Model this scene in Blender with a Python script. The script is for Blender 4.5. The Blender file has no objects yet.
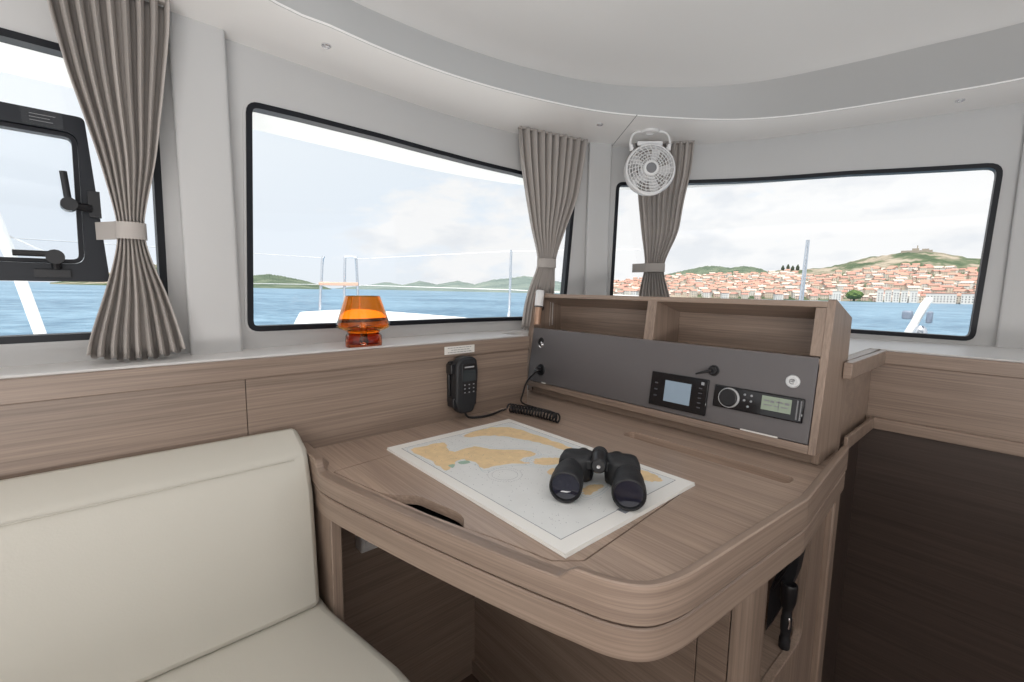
import bpy, bmesh, math, random
from mathutils import Vector, Matrix
random.seed(7)
SC = bpy.context.scene
COL = SC.collection
V = Vector
PI = math.pi

# ------------------------------------------------------------------ materials
def new_mat(name):
    m = bpy.data.materials.new(name); m.use_nodes = True
    nt = m.node_tree
    return m, nt, nt.nodes['Principled BSDF']

def plain(name, col, rough=.5, metal=0., bump=0., bscale=200., spec=.5, var=0.):
    m, nt, b = new_mat(name)
    b.inputs['Base Color'].default_value = (*col, 1)
    b.inputs['Roughness'].default_value = rough
    b.inputs['Metallic'].default_value = metal
    b.inputs['Specular IOR Level'].default_value = spec
    tc = nt.nodes.new('ShaderNodeTexCoord')
    nz = nt.nodes.new('ShaderNodeTexNoise'); nz.inputs['Scale'].default_value = bscale; nz.inputs['Detail'].default_value = 3
    nt.links.new(tc.outputs['Object'], nz.inputs['Vector'])
    if bump:
        bp = nt.nodes.new('ShaderNodeBump'); bp.inputs['Strength'].default_value = bump; bp.inputs['Distance'].default_value = .002
        nt.links.new(nz.outputs['Fac'], bp.inputs['Height']); nt.links.new(bp.outputs['Normal'], b.inputs['Normal'])
    if var:
        mx = nt.nodes.new('ShaderNodeMix'); mx.data_type = 'RGBA'
        mx.inputs[6].default_value = (*[c*(1-var) for c in col], 1); mx.inputs[7].default_value = (*[min(1, c*(1+var)) for c in col], 1)
        nt.links.new(nz.outputs['Fac'], mx.inputs[0]); nt.links.new(mx.outputs[2], b.inputs['Base Color'])
    return m

def wood(name, axis, dark=(.20,.135,.10), light=(.42,.30,.225), rough=.42, fine=240., horizontal=False):
    """limed oak veneer: long streaks running along the axis"""
    m, nt, b = new_mat(name)
    tc = nt.nodes.new('ShaderNodeTexCoord')
    mp = nt.nodes.new('ShaderNodeMapping')
    if horizontal: sc = (3., 3., fine)
    else:
        sc = [fine]*3; sc['XYZ'.index(axis)] = 3.5
    mp.inputs['Scale'].default_value = sc
    nt.links.new(tc.outputs['Object'], mp.inputs['Vector'])
    n1 = nt.nodes.new('ShaderNodeTexNoise'); n1.inputs['Scale'].default_value = 1.; n1.inputs['Detail'].default_value = 4; n1.inputs['Roughness'].default_value = .65
    nt.links.new(mp.outputs['Vector'], n1.inputs['Vector'])
    mp2 = nt.nodes.new('ShaderNodeMapping'); mp2.inputs['Scale'].default_value = [s*.16 for s in sc]
    nt.links.new(tc.outputs['Object'], mp2.inputs['Vector'])
    n2 = nt.nodes.new('ShaderNodeTexNoise'); n2.inputs['Scale'].default_value = 1.; n2.inputs['Detail'].default_value = 2
    nt.links.new(mp2.outputs['Vector'], n2.inputs['Vector'])
    ad = nt.nodes.new('ShaderNodeMath'); ad.operation = 'MULTIPLY_ADD'; ad.inputs[1].default_value = .36
    nt.links.new(n2.outputs['Fac'], ad.inputs[0])
    ml = nt.nodes.new('ShaderNodeMath'); ml.operation = 'MULTIPLY'; ml.inputs[1].default_value = .64
    nt.links.new(n1.outputs['Fac'], ml.inputs[0]); nt.links.new(ml.outputs[0], ad.inputs[2])
    rp = nt.nodes.new('ShaderNodeValToRGB')
    rp.color_ramp.elements[0].position = .30; rp.color_ramp.elements[0].color = (*dark, 1)
    rp.color_ramp.elements[1].position = .66; rp.color_ramp.elements[1].color = (*light, 1)
    nt.links.new(ad.outputs[0], rp.inputs['Fac']); nt.links.new(rp.outputs['Color'], b.inputs['Base Color'])
    b.inputs['Roughness'].default_value = rough
    bp = nt.nodes.new('ShaderNodeBump'); bp.inputs['Strength'].default_value = .12; bp.inputs['Distance'].default_value = .001
    nt.links.new(n1.outputs['Fac'], bp.inputs['Height']); nt.links.new(bp.outputs['Normal'], b.inputs['Normal'])
    return m

M = {}
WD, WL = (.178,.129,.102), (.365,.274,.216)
M['oak_x_dim'] = wood('limed oak grain lengthwise shaded tone', 'X', [c*.86 for c in WD], [c*.86 for c in WL])  # darker copy of the oak, dimmer light on the walls put into the colour
M['oak_top_lit'] = wood('limed oak table top lit tone', 'Y', [c*1.34 for c in WD], [c*1.30 for c in WL], rough=.32)  # brightened copy of the oak, the top's lit look painted into its colour
M['oak_y'] = wood('limed oak grain crosswise', 'Y', WD, WL, rough=.36)
M['oak_z'] = wood('limed oak grain upright', 'Z', WD, WL)
M['oak_band'] = wood('limed oak laminated band', 'X', WD, WL, horizontal=True)
M['dark_y'] = wood('dark oak grain crosswise', 'Y', (.034,.023,.019), (.072,.050,.041), rough=.5)
M['floor'] = wood('brown floor boards', 'X', (.06,.035,.025), (.12,.075,.055), rough=.4, fine=90)
M['white'] = plain('white ceiling gelcoat', (.86,.85,.84), .45, bump=.03, bscale=300)
M['ceiling'] = plain('off white headliner vinyl', (.67,.667,.663), .6, bump=.05, bscale=400)
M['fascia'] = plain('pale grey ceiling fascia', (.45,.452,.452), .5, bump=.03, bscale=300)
M['wall'] = plain('pale grey wall lining', (.54,.536,.533), .55, bump=.05, bscale=350)
M['ledge'] = plain('white sill moulding', (.70,.69,.68), .4)
M['gasket'] = plain('black window gasket', (.008,.009,.013), .45, spec=.3)
M['alu'] = plain('black painted hatch frame', (.010,.012,.017), .4, spec=.35)
M['leather'] = plain('cream leather', (.53,.51,.455), .45, bump=.10, bscale=260)
M['taupe'] = plain('taupe curtain cloth', (.42,.385,.36), .85, bump=.25, bscale=900)
M['tie'] = plain('pale curtain tie webbing', (.43,.395,.37), .85, bump=.3, bscale=800)
M['grey'] = plain('satin grey instrument panel', (.125,.116,.119), .38, bump=.02, bscale=900)
M['black'] = plain('black plastic', (.010,.010,.012), .35)
M['rubber'] = plain('black textured rubber', (.014,.015,.018), .5, bump=.25, bscale=900)
M['gloss'] = plain('glossy black glass face', (.006,.006,.008), .08)
M['chrome'] = plain('chrome', (.78,.78,.80), .15, metal=1.)
M['steel'] = plain('polished stainless rail', (.62,.66,.72), .25, metal=1.)
M['plastic'] = plain('white fan plastic', (.78,.775,.775), .4)
M['hub'] = plain('mid grey hub plastic', (.20,.20,.21), .4)
M['key'] = plain('pale key print', (.36,.37,.39), .5)
M['paper'] = plain('chart paper', (.86,.85,.82), .6)
M['sea_print'] = plain('chart water tint', (.78,.795,.79), .6, bscale=25, var=.06)
M['land_print'] = plain('chart land tint', (.86,.64,.37), .6, bscale=60, var=.18)
M['green_print'] = plain('chart green tint', (.36,.52,.42), .6)
M['contour'] = plain('chart contour blue', (.50,.60,.66), .6)
M['ink'] = plain('chart ink', (.25,.26,.30), .6)
M['label'] = plain('white label plate', (.72,.70,.67), .5)
M['teak'] = wood('weathered teak deck', 'X', (.16,.12,.09), (.30,.24,.18), fine=25)
M['deckwhite'] = plain('white foredeck gelcoat', (.85,.86,.86), .4, bump=.03)
M['plank'] = plain('varnished seat plank', (.55,.36,.28), .5)
M['blue'] = plain('blue grey fitting', (.16,.20,.27), .5)
M['reflected_oak'] = plain('copper toned tube', (.42,.26,.18), .35, metal=.3)  # oak reflection in a chrome tube, painted as a copper colour
M['dim'] = plain('dim key print', (.07,.07,.08), .5)
M['silver'] = plain('satin silver ring', (.66,.67,.68), .35)
M['lens'] = plain('coated dark lens', (.015,.016,.03), .05)
M['wire'] = plain('guard wire', (.62,.64,.66), .4)

def glass_pane(name, refl=.6, tint=(1,1,1)):
    m, nt, b = new_mat(name); nt.nodes.remove(b)
    out = nt.nodes['Material Output']
    tr = nt.nodes.new('ShaderNodeBsdfTransparent'); tr.inputs['Color'].default_value = (*tint, 1)
    gl = nt.nodes.new('ShaderNodeBsdfGlossy'); gl.inputs['Roughness'].default_value = .02
    fr = nt.nodes.new('ShaderNodeFresnel'); fr.inputs['IOR'].default_value = 1.45
    mu = nt.nodes.new('ShaderNodeMath'); mu.operation = 'MULTIPLY'; mu.inputs[1].default_value = refl
    mx = nt.nodes.new('ShaderNodeMixShader')
    nt.links.new(fr.outputs[0], mu.inputs[0]); nt.links.new(mu.outputs[0], mx.inputs[0])
    nt.links.new(tr.outputs[0], mx.inputs[1]); nt.links.new(gl.outputs[0], mx.inputs[2])
    nt.links.new(mx.outputs[0], out.inputs['Surface'])
    return m
M['pane'] = glass_pane('clear window glass', .6, (.985,.99,.993))
M['acrylic'] = glass_pane('clear hatch acrylic', .6, (.95,.965,.98))

def amber(name, col, rough=.03):
    m, nt, b = new_mat(name)
    b.inputs['Base Color'].default_value = (*col, 1); b.inputs['Roughness'].default_value = rough
    b.inputs['Transmission Weight'].default_value = 1.; b.inputs['IOR'].default_value = 1.42
    return m
M['amber'] = amber('amber orange glass', (1.0,.43,.075))
M['amber_deep'] = amber('deep amber glass', (.75,.17,.06))

def screen(name, col, strength):
    m, nt, b = new_mat(name)
    b.inputs['Base Color'].default_value = (*[c*.4 for c in col], 1); b.inputs['Roughness'].default_value = .15
    b.inputs['Emission Color'].default_value = (*col, 1); b.inputs['Emission Strength'].default_value = strength
    return m
M['lcd_blue'] = screen('pale blue display', (.30,.38,.46), .42)
M['lcd_green'] = screen('green grey radio display', (.34,.40,.30), .35)
M['lcd_dark'] = screen('dim handset display', (.05,.06,.065), .2)

def sea_mat():
    m, nt, b = new_mat('blue choppy sea')
    tc = nt.nodes.new('ShaderNodeTexCoord')
    n1 = nt.nodes.new('ShaderNodeTexNoise'); n1.inputs['Scale'].default_value = .55; n1.inputs['Detail'].default_value = 6; n1.inputs['Roughness'].default_value = .65
    nt.links.new(tc.outputs['Object'], n1.inputs['Vector'])
    n2 = nt.nodes.new('ShaderNodeTexNoise'); n2.inputs['Scale'].default_value = .035; n2.inputs['Detail'].default_value = 5
    nt.links.new(tc.outputs['Object'], n2.inputs['Vector'])
    rp = nt.nodes.new('ShaderNodeValToRGB')
    rp.color_ramp.elements[0].position = .42; rp.color_ramp.elements[0].color = (.042,.115,.19,1)
    rp.color_ramp.elements[1].position = .60; rp.color_ramp.elements[1].color = (.16,.28,.38,1)
    ad = nt.nodes.new('ShaderNodeMath'); ad.operation = 'MULTIPLY_ADD'; ad.inputs[1].default_value = .55
    ml = nt.nodes.new('ShaderNodeMath'); ml.operation = 'MULTIPLY'; ml.inputs[1].default_value = .45
    nt.links.new(n1.outputs['Fac'], ad.inputs[0]); nt.links.new(n2.outputs['Fac'], ml.inputs[0]); nt.links.new(ml.outputs[0], ad.inputs[2])
    nt.links.new(ad.outputs[0], rp.inputs['Fac']); nt.links.new(rp.outputs['Color'], b.inputs['Base Color'])
    b.inputs['Roughness'].default_value = .35; b.inputs['Specular IOR Level'].default_value = .18
    bp = nt.nodes.new('ShaderNodeBump'); bp.inputs['Strength'].default_value = .6; bp.inputs['Distance'].default_value = .5
    nt.links.new(n1.outputs['Fac'], bp.inputs['Height']); nt.links.new(bp.outputs['Normal'], b.inputs['Normal'])
    return m
M['sea'] = sea_mat()

def hill_mat(name, stops, scale=.02, haze=(.60,.67,.74), hz=0.):
    m, nt, b = new_mat(name)
    tc = nt.nodes.new('ShaderNodeTexCoord')
    n1 = nt.nodes.new('ShaderNodeTexNoise'); n1.inputs['Scale'].default_value = scale; n1.inputs['Detail'].default_value = 6; n1.inputs['Roughness'].default_value = .65
    nt.links.new(tc.outputs['Object'], n1.inputs['Vector'])
    rp = nt.nodes.new('ShaderNodeValToRGB')
    el = rp.color_ramp.elements
    while len(el) < len(stops): el.new(.5)
    for e, (p, c) in zip(el, stops):
        e.position = p; e.color = (*[c[i]*(1-hz)+haze[i]*hz for i in range(3)], 1)
    nt.links.new(n1.outputs['Fac'], rp.inputs['Fac']); nt.links.new(rp.outputs['Color'], b.inputs['Base Color'])
    b.inputs['Roughness'].default_value = .95; b.inputs['Specular IOR Level'].default_value = 0.
    return m
M['hill_town'] = hill_mat('dry scrub and pale rock', [(.38,(.05,.075,.045)),(.48,(.09,.115,.07)),(.54,(.22,.195,.155)),(.62,(.30,.265,.215))], .016)
M['hill_green'] = hill_mat('green wooded hill', [(.34,(.05,.075,.055)),(.5,(.09,.12,.085)),(.64,(.14,.165,.12))], .02)
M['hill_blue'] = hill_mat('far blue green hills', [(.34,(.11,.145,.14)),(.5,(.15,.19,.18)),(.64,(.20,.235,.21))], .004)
M['leaf'] = hill_mat('tree foliage', [(.3,(.03,.05,.02)),(.5,(.075,.12,.04)),(.7,(.15,.20,.07))], .5)
M['cypress'] = hill_mat('dark cypress foliage', [(.3,(.018,.026,.018)),(.7,(.045,.06,.035))], .5)
M['stone'] = plain('pale fortress stone', (.27,.24,.20), .9)
HW = [plain('plaster %s' % n, c, .9, spec=.1) for n, c in (('cream',(.54,.49,.42)),('white',(.58,.565,.54)),('rose',(.52,.40,.35)),('sand',(.52,.44,.36)))]
HR = [plain('tile roof %s' % n, c, .9, spec=.1) for n, c in (('terracotta',(.36,.20,.165)),('orange',(.40,.235,.185)),('faded',(.50,.41,.36)))]
M['hwin'] = plain('dark house window', (.10,.10,.11), .5)

# ------------------------------------------------------------------ mesh helper
class MB:
    def __init__(s): s.v = []; s.f = []; s.m = []
    def add(s, vs, fs, mi=0, mat=None):
        o = len(s.v)
        for p in vs:
            p = V(p); s.v.append(mat @ p if mat is not None else p)
        for f in fs: s.f.append([i+o for i in f]); s.m.append(mi)
        return s
    def box(s, x0, x1, y0, y1, z0, z1, mi=0, mat=None):
        vs = [(x,y,z) for z in (z0,z1) for y in (y0,y1) for x in (x0,x1)]
        return s.add(vs, [(0,2,3,1),(4,5,7,6),(0,1,5,4),(2,6,7,3),(0,4,6,2),(1,3,7,5)], mi, mat)
    def prism(s, poly, z0, z1, mi=0, mat=None):
        n = len(poly)
        vs = [(x,y,z0) for x,y in poly] + [(x,y,z1) for x,y in poly]
        fs = [tuple(reversed(range(n))), tuple(range(n,2*n))] + [(i,(i+1)%n,n+(i+1)%n,n+i) for i in range(n)]
        return s.add(vs, fs, mi, mat)
    def loft(s, rings, close_ring=True, caps=True, close_path=False, mi=0, mat=None):
        n = len(rings[0]); R = len(rings); vs = [p for r in rings for p in r]; fs = []
        for i in range(R if close_path else R-1):
            a = i*n; b = ((i+1) % R)*n
            for j in range(n if close_ring else n-1):
                k = (j+1) % n
                fs.append((a+j, a+k, b+k, b+j))
        if caps and not close_path and close_ring:
            fs.append(tuple(reversed(range(n)))); fs.append(tuple((R-1)*n+i for i in range(n)))
        return s.add(vs, fs, mi, mat)
    def tube(s, path, r, n=10, mi=0, mat=None, caps=True, closed=False):
        path = [V(p) for p in path]; rings = []; up = None; L = len(path)
        for i, p in enumerate(path):
            if closed: t = path[(i+1) % L]-path[i-1]
            else: t = path[min(i+1, L-1)]-path[max(i-1, 0)]
            t.normalize()
            if up is None:
                up = V((0,0,1)) if abs(t.z) < .9 else V((1,0,0))
            a = t.cross(up)
            if a.length < 1e-6: a = t.orthogonal()
            a.normalize(); up = a.cross(t).normalized()
            rr = r[i] if isinstance(r, (list, tuple)) else r
            rings.append([p+a*(rr*math.cos(2*PI*k/n))+up*(rr*math.sin(2*PI*k/n)) for k in range(n)])
        return s.loft(rings, True, caps, closed, mi, mat)
    def lathe(s, prof, n=32, mi=0, mat=None, closed=False):
        """profile of (r, z) pairs turned about local Z"""
        rings = []
        for k in range(n):
            a = 2*PI*k/n
            rings.append([(r*math.cos(a), r*math.sin(a), z) for r, z in prof])
        return s.loft(rings, closed, False, True, mi, mat)

def link(name, me_or_none, parent=None):
    o = bpy.data.objects.new(name, me_or_none); COL.objects.link(o)
    if parent is not None: o.parent = parent
    return o

def world_loc(o):
    l = V((0,0,0))
    while o is not None: l += V(o.location); o = o.parent
    return l

def obj(name, mb, mats, parent=None, bevel=0., smooth=True, ang=35, loc=None, seg=2):
    """one mesh object; the vertices are given in world coordinates"""
    base = world_loc(parent) if parent is not None else V((0,0,0))
    own = V(loc) if loc is not None else base
    me = bpy.data.meshes.new(name)
    me.from_pydata([p-own for p in mb.v], [], mb.f)
    if not isinstance(mats, (list, tuple)): mats = [mats]
    for m in mats: me.materials.append(M[m] if isinstance(m, str) else m)
    for p, mi in zip(me.polygons, mb.m): p.material_index = mi
    bm = bmesh.new(); bm.from_mesh(me)
    bmesh.ops.remove_doubles(bm, verts=bm.verts, dist=1e-6)
    bmesh.ops.recalc_face_normals(bm, faces=bm.faces); bm.to_mesh(me); bm.free()
    if smooth:
        me.shade_smooth(); me.set_sharp_from_angle(angle=math.radians(ang))
    o = link(name, me, parent); o.location = own-base
    if bevel:
        b = o.modifiers.new('bevel', 'BEVEL'); b.width = bevel; b.segments = seg; b.limit_method = 'ANGLE'; b.angle_limit = math.radians(40)
        b.harden_normals = False
    return o

def thing(name, label, cat, loc=(0,0,0), group=None):
    o = bpy.data.objects.new(name, None); COL.objects.link(o); o.location = loc; o.empty_display_size = .05
    o['label'] = label; o['category'] = cat
    if group: o['group'] = group
    return o
def tag(o, label, cat, group=None, kind=None):
    o['label'] = label; o['category'] = cat
    if group: o['group'] = group
    if kind: o['kind'] = kind
    return o
def struct(o, label=None, cat=None):
    o['kind'] = 'structure'
    if label: o['label'] = label
    if cat: o['category'] = cat
    return o

def spline(P, n=6, closed=False):
    P = [V(p) for p in P]; out = []
    Q = [P[-1]]+P+[P[0], P[1]] if closed else [2*P[0]-P[1]]+P+[2*P[-1]-P[-2]]
    for i in range(1, len(Q)-2):
        a, b, c, d = Q[i-1], Q[i], Q[i+1], Q[i+2]
        for k in range(n):
            t = k/n
            out.append(.5*(2*b+(c-a)*t+(2*a-5*b+4*c-d)*t*t+(3*b-a-3*c+d)*t**3))
    if not closed: out.append(P[-1])
    return out

def rounded(poly, r, n=5):
    out = []; L = len(poly); poly = [V((p[0], p[1])) for p in poly]
    rs = r if isinstance(r, (list, tuple)) else [r]*L
    for i in range(L):
        p = poly[i]; a = (poly[i-1]-p); b = (poly[(i+1) % L]-p); rr = rs[i]
        if rr <= 0: out.append((p.x, p.y)); continue
        ta = p+a.normalized()*min(rr, a.length*.48); tb = p+b.normalized()*min(rr, b.length*.48)
        for k in range(n+1):
            t = k/n; q = ta*(1-t)**2+p*2*t*(1-t)+tb*t*t; out.append((q.x, q.y))
    return out

def fill_flat(loops):
    """fills an outline with holes; returns 2D verts, faces, boundary edges"""
    bm = bmesh.new(); edges = []
    for lp in loops:
        vs = [bm.verts.new((x, y, 0)) for x, y in lp]
        edges += [bm.edges.new((vs[i], vs[(i+1) % len(vs)])) for i in range(len(vs))]
    bmesh.ops.triangle_fill(bm, use_beauty=True, use_dissolve=False, edges=edges)
    return bm

def flat_slab(mb, loops, z0, z1, mi=0, mat=None):
    bm = fill_flat(loops); return slab_from(mb, bm, lambda x, y, o: (x, y, o), z0, z1, mi, mat)

def slab_from(mb, bm, fn, o0, o1, mi=0, mat=None):
    bm.verts.index_update(); vs = [v.co.copy() for v in bm.verts]; n = len(vs)
    fs = [[v.index for v in f.verts] for f in bm.faces]
    be = [(e.verts[0].index, e.verts[1].index) for e in bm.edges if len(e.link_faces) == 1]
    bm.free()
    pts = [fn(v.x, v.y, o0) for v in vs]+[fn(v.x, v.y, o1) for v in vs]
    faces = fs+[[i+n for i in reversed(f)] for f in fs]+[(a, b, b+n, a+n) for a, b in be]
    return mb.add(pts, faces, mi, mat)

# ------------------------------------------------------------------ camera
F_PX = 455.; PITCH = math.atan(53.5/455); ROLL = .0135; YAW = math.radians(48.7)
EYE = V((0,0,1.15))
fw = V((math.cos(YAW)*math.cos(PITCH), math.sin(YAW)*math.cos(PITCH), -math.sin(PITCH)))
r0 = V((math.sin(YAW), -math.cos(YAW), 0)); u0 = r0.cross(fw)
rt = r0*math.cos(ROLL)+u0*math.sin(ROLL); up = -r0*math.sin(ROLL)+u0*math.cos(ROLL)
cd = bpy.data.cameras.new('camera'); cam = bpy.data.objects.new('camera', cd); COL.objects.link(cam)
cd.sensor_width = 36; cd.lens = F_PX/1024*36; cd.clip_start = .02; cd.clip_end = 20000
cam.matrix_world = Matrix(((rt.x,up.x,-fw.x,EYE.x),(rt.y,up.y,-fw.y,EYE.y),(rt.z,up.z,-fw.z,EYE.z),(0,0,0,1)))
SC.camera = cam

# ------------------------------------------------------------------ the cabin shell
FLOOR_Z, SOFFIT_Z, LEDGE_Z = -.15, 1.73, .983
PLAN = [(-.9,1.25),(-.5,1.285),(-.2,1.305),(.071,1.322),(.261,1.33),(.435,1.345),(.695,1.363),(.943,1.373),(1.204,1.352),(1.36,1.307),(1.487,1.255),(1.591,1.197),(1.69,1.115),(1.804,.965),(1.925,.738),(2.007,.493),(2.072,.281),(2.118,.077),(2.16,-.3),(2.17,-.8)]
CUR = spline(PLAN, 6)
ARC = [0.]
for a, b in zip(CUR, CUR[1:]): ARC.append(ARC[-1]+(b-a).length)
def on_wall(s, z, off=0.):
    """point on the curved wall at run s and height z; off > 0 is outboard"""
    i = 0
    while i < len(ARC)-2 and ARC[i+1] < s: i += 1
    t = (s-ARC[i])/(ARC[i+1]-ARC[i]); p = CUR[i].lerp(CUR[i+1], t)
    def tg(k):
        k0, k1 = max(0, k-1), min(len(CUR)-1, k+1); return (CUR[k1]-CUR[k0]).normalized()
    d = tg(i).lerp(tg(i+1), t).normalized()
    return V((p.x-d.y*off, p.y+d.x*off, z))
def wall_slab(mb, loops, o0, o1, mi=0, step=.045):
    bm = fill_flat(loops)
    xs = [v.co.x for v in bm.verts]; a, b = min(xs), max(xs); k = max(1, int((b-a)/step))
    for i in range(1, k):
        bmesh.ops.bisect_plane(bm, geom=bm.verts[:]+bm.edges[:]+bm.faces[:], dist=1e-5, plane_co=(a+(b-a)*i/k, 0, 0), plane_no=(1,0,0))
    return slab_from(mb, bm, on_wall_fn, o0, o1, mi)
def on_wall_fn(s, z, o): return on_wall(s, z, o)
def inset(poly, d):
    out = []; L = len(poly); P = [V(p) for p in poly]
    ar = sum(P[i].x*P[(i+1) % L].y-P[(i+1) % L].x*P[i].y for i in range(L)); sg = 1 if ar > 0 else -1
    for i in range(L):
        a = (P[i]-P[i-1]); b = (P[(i+1) % L]-P[i])
        if a.length < 1e-7: a = b
        if b.length < 1e-7: b = a
        n1 = V((-a.y, a.x)).normalized()*sg; n2 = V((-b.y, b.x)).normalized()*sg
        n = (n1+n2); n = n/max(n.length, 1e-6)
        c = max(.4, n.dot(n1)); out.append((P[i].x+n.x*d/c, P[i].y+n.y*d/c))
    return out

W_SIDE = rounded([(.14,1.028),(1.000,1.028),(1.008,1.614),(.14,1.614)], .035)
W_MAIN = rounded([(1.160,1.027),(1.611,1.022),(2.168,1.019),(2.333,1.019),(2.372,1.572),(2.098,1.597),(1.815,1.606),(1.552,1.609),(1.316,1.606),(1.184,1.601)], [.03,0,0,.03,.03,0,0,0,0,.03])
W_FRONT = rounded([(2.534,1.003),(3.429,1.001),(3.756,.995),(3.770,1.557),(3.381,1.579),(2.824,1.594),(2.546,1.590)], [.03,0,.03,.04,0,0,.03])
CORNER = 2.52
for nm, s0, s1, wins in (('wall_left', 0., CORNER, [W_SIDE, W_MAIN]), ('wall_front', CORNER, ARC[-1], [W_FRONT])):
    mb = MB(); wall_slab(mb, [[(s0,.90),(s1,.90),(s1,SOFFIT_Z),(s0,SOFFIT_Z)]]+wins, 0., .030)
    struct(obj(nm, mb, 'wall', ang=30))

def window(n, poly, g=.014):
    mb = MB(); wall_slab(mb, [poly, inset(poly, g)], -.006, .030)
    root = struct(obj('window_%d' % n, mb, 'gasket', ang=30))
    mb = MB(); wall_slab(mb, [inset(poly, g*.8)], .018, .024)
    obj('glass_pane', mb, 'pane', root, ang=30)
    mb = MB(); wall_slab(mb, [inset(poly, -.006), poly], -.003, .01)
    obj('casing', mb, 'wall', root, ang=30)
    return root
win_side = window(1, W_SIDE); window(2, W_MAIN); window(3, W_FRONT)

# opening hatch let into the side window
H_OUT = rounded([(.28,1.150),(.902,1.150),(.884,1.480),(.28,1.480)], .010)
H_IN = rounded([(.30,1.186),(.866,1.186),(.872,1.447),(.30,1.447)], .022)
mb = MB(); wall_slab(mb, [H_OUT, H_IN], -.012, .026); hatch = obj('hatch_frame', mb, 'alu', win_side, ang=30)
mb = MB(); wall_slab(mb, [inset(H_IN, .001), inset(H_IN, .009)], -.005, .02); obj('hatch_seal', mb, 'gasket', hatch, ang=30)
mb = MB(); wall_slab(mb, [inset(H_IN, .004)], .006, .012); obj('hatch_pane', mb, 'acrylic', hatch, ang=30)
def wbox(mb, s0, s1, z0, z1, o0, o1, mi=0): return wall_slab(mb, [[(s0,z0),(s1,z0),(s1,z1),(s0,z1)]], o0, o1, mi)
mb = MB()                                                        # upright lever on the frame's right stile
mb.tube([on_wall(.845,1.365,-.035), on_wall(.848,1.315,-.035)], .006, 10)
mb.tube([on_wall(.849,1.302,-.045), on_wall(.849,1.302,-.012)], .013, 16)
mb.tube([on_wall(.85,1.301,-.028), on_wall(.882,1.299,-.02)], .008, 10)
wbox(mb, .878, .897, 1.282, 1.335, -.022, -.008)
obj('hatch_handle', mb, 'black', hatch)
mb = MB()                                                        # flat lever on the bottom rail
mb.tube([on_wall(.765,1.203,-.035), on_wall(.815,1.203,-.035)], .006, 10)
mb.tube([on_wall(.822,1.198,-.045), on_wall(.822,1.198,-.012)], .014, 16)
mb.tube([on_wall(.822,1.197,-.028), on_wall(.823,1.176,-.02)], .008, 10)
wbox(mb, .79, .842, 1.158, 1.173, -.02, -.008)
obj('hatch_handle', mb, 'black', hatch)
mb = MB(); wbox(mb, .795, .852, 1.448, 1.478, -.0155, -.0115)
lb = obj('clear_plate', mb, 'acrylic', hatch)
mb = MB()
for k, w in enumerate((.036,.028,.032)): wbox(mb, .806, .806+w, 1.4685-.006*k, 1.4697-.006*k, -.0160, -.0156)
obj('fine_print', mb, 'hub', hatch)

# pillars between the windows
def pillar(n, s0, s1, z0, off, mat='wall'):
    ring = []; sec = rounded([(s0+.012,.02),(s0,-off),(s1,-off),(s1+.006,.02)], [0,.010,.010,0], 4)
    mb = MB(); mb.loft([[on_wall(s, z, o) for s, o in sec] for z in (z0, SOFFIT_Z)])
    return struct(obj('trim_%d' % n, mb, mat, ang=40))
pillar(1, 1.030, 1.139, LEDGE_Z, .042)
pillar(2, 2.412, 2.515, .97, .030)
pillar(8, 3.800, 4.25, LEDGE_Z-.004, .022)

# floor, lining panels, sills
mb = MB(); mb.box(-1.7,2.6,-2.55,1.6,FLOOR_Z-.03,FLOOR_Z); struct(obj('floor', mb, 'floor'))
mb = MB(); mb.box(-.9,.209,1.13,1.15,FLOOR_Z,.941); mb.box(.2105,1.066,1.13,1.15,FLOOR_Z,.941); 
struct(obj('wall_left_panelling', mb, 'oak_x_dim', bevel=.0008))
mb = MB(); mb.box(1.054,1.066,1.151,1.30,FLOOR_Z,.941); struct(obj('wall_left_return', mb, 'oak_y'))
mb = MB(); mb.box(-.9,1.068,1.124,1.142,.941,LEDGE_Z+.002); struct(obj('trim_3', mb, 'oak_x_dim', bevel=.002))
mb = MB(); mb.box(1.705,1.72,-1.9,.3035,.7455,.941); mb.box(1.368,1.72,.3005,.318,.745,.941); struct(obj('wall_front_panelling', mb, 'oak_y', bevel=.0008))
mb = MB(); mb.box(1.697,1.722,-1.9,.295,.941,.979); mb.box(1.325,1.722,.270,.2885,.940,.981); mb.box(1.374,1.722,.2885,.318,.941,.981); struct(obj('trim_4', mb, 'oak_y', bevel=.002))
mb = MB(); mb.box(1.693,1.712,-1.9,.30,.744,.779); mb.box(1.40,1.70,.279,.2885,.744,.779); struct(obj('baseboard_front', mb, 'oak_y', bevel=.002))
mb = MB(); mb.box(1.702,1.72,-1.9,1.2,FLOOR_Z,.745); mb.box(1.346,1.702,.312,.325,FLOOR_Z,.76); struct(obj('wall_front_lower', mb, 'dark_y'))
mb = MB()
outer = [(p.x, p.y) for p in CUR]
flat_slab(mb, [outer+[(2.17,-.85),(1.715,-.85),(1.715,.312),(1.374,.312),(1.374,1.275),(1.062,1.275),(1.062,1.139),(-.9,1.139)]], LEDGE_Z-.02, LEDGE_Z)
led = struct(obj('trim_5', mb, 'ledge', bevel=.003))
mb = MB(); mb.box(-.9,1.06,1.139,1.158,LEDGE_Z-.005,LEDGE_Z+.006); struct(obj('trim_6', mb, 'ledge', bevel=.004))

mb = MB(); mb.box(-1.65,2.25,-2.55,-2.50,FLOOR_Z,1.0); struct(obj('added_wall_right', mb, 'oak_x_dim'))  # unseen half-height wall, added to cut light from the right
mb = MB(); mb.box(-1.70,-1.65,-2.55,1.28,FLOOR_Z,.82); struct(obj('added_wall_rear', mb, 'oak_y'))  # unseen low wall, added to keep low rear light off the knee hole
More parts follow.
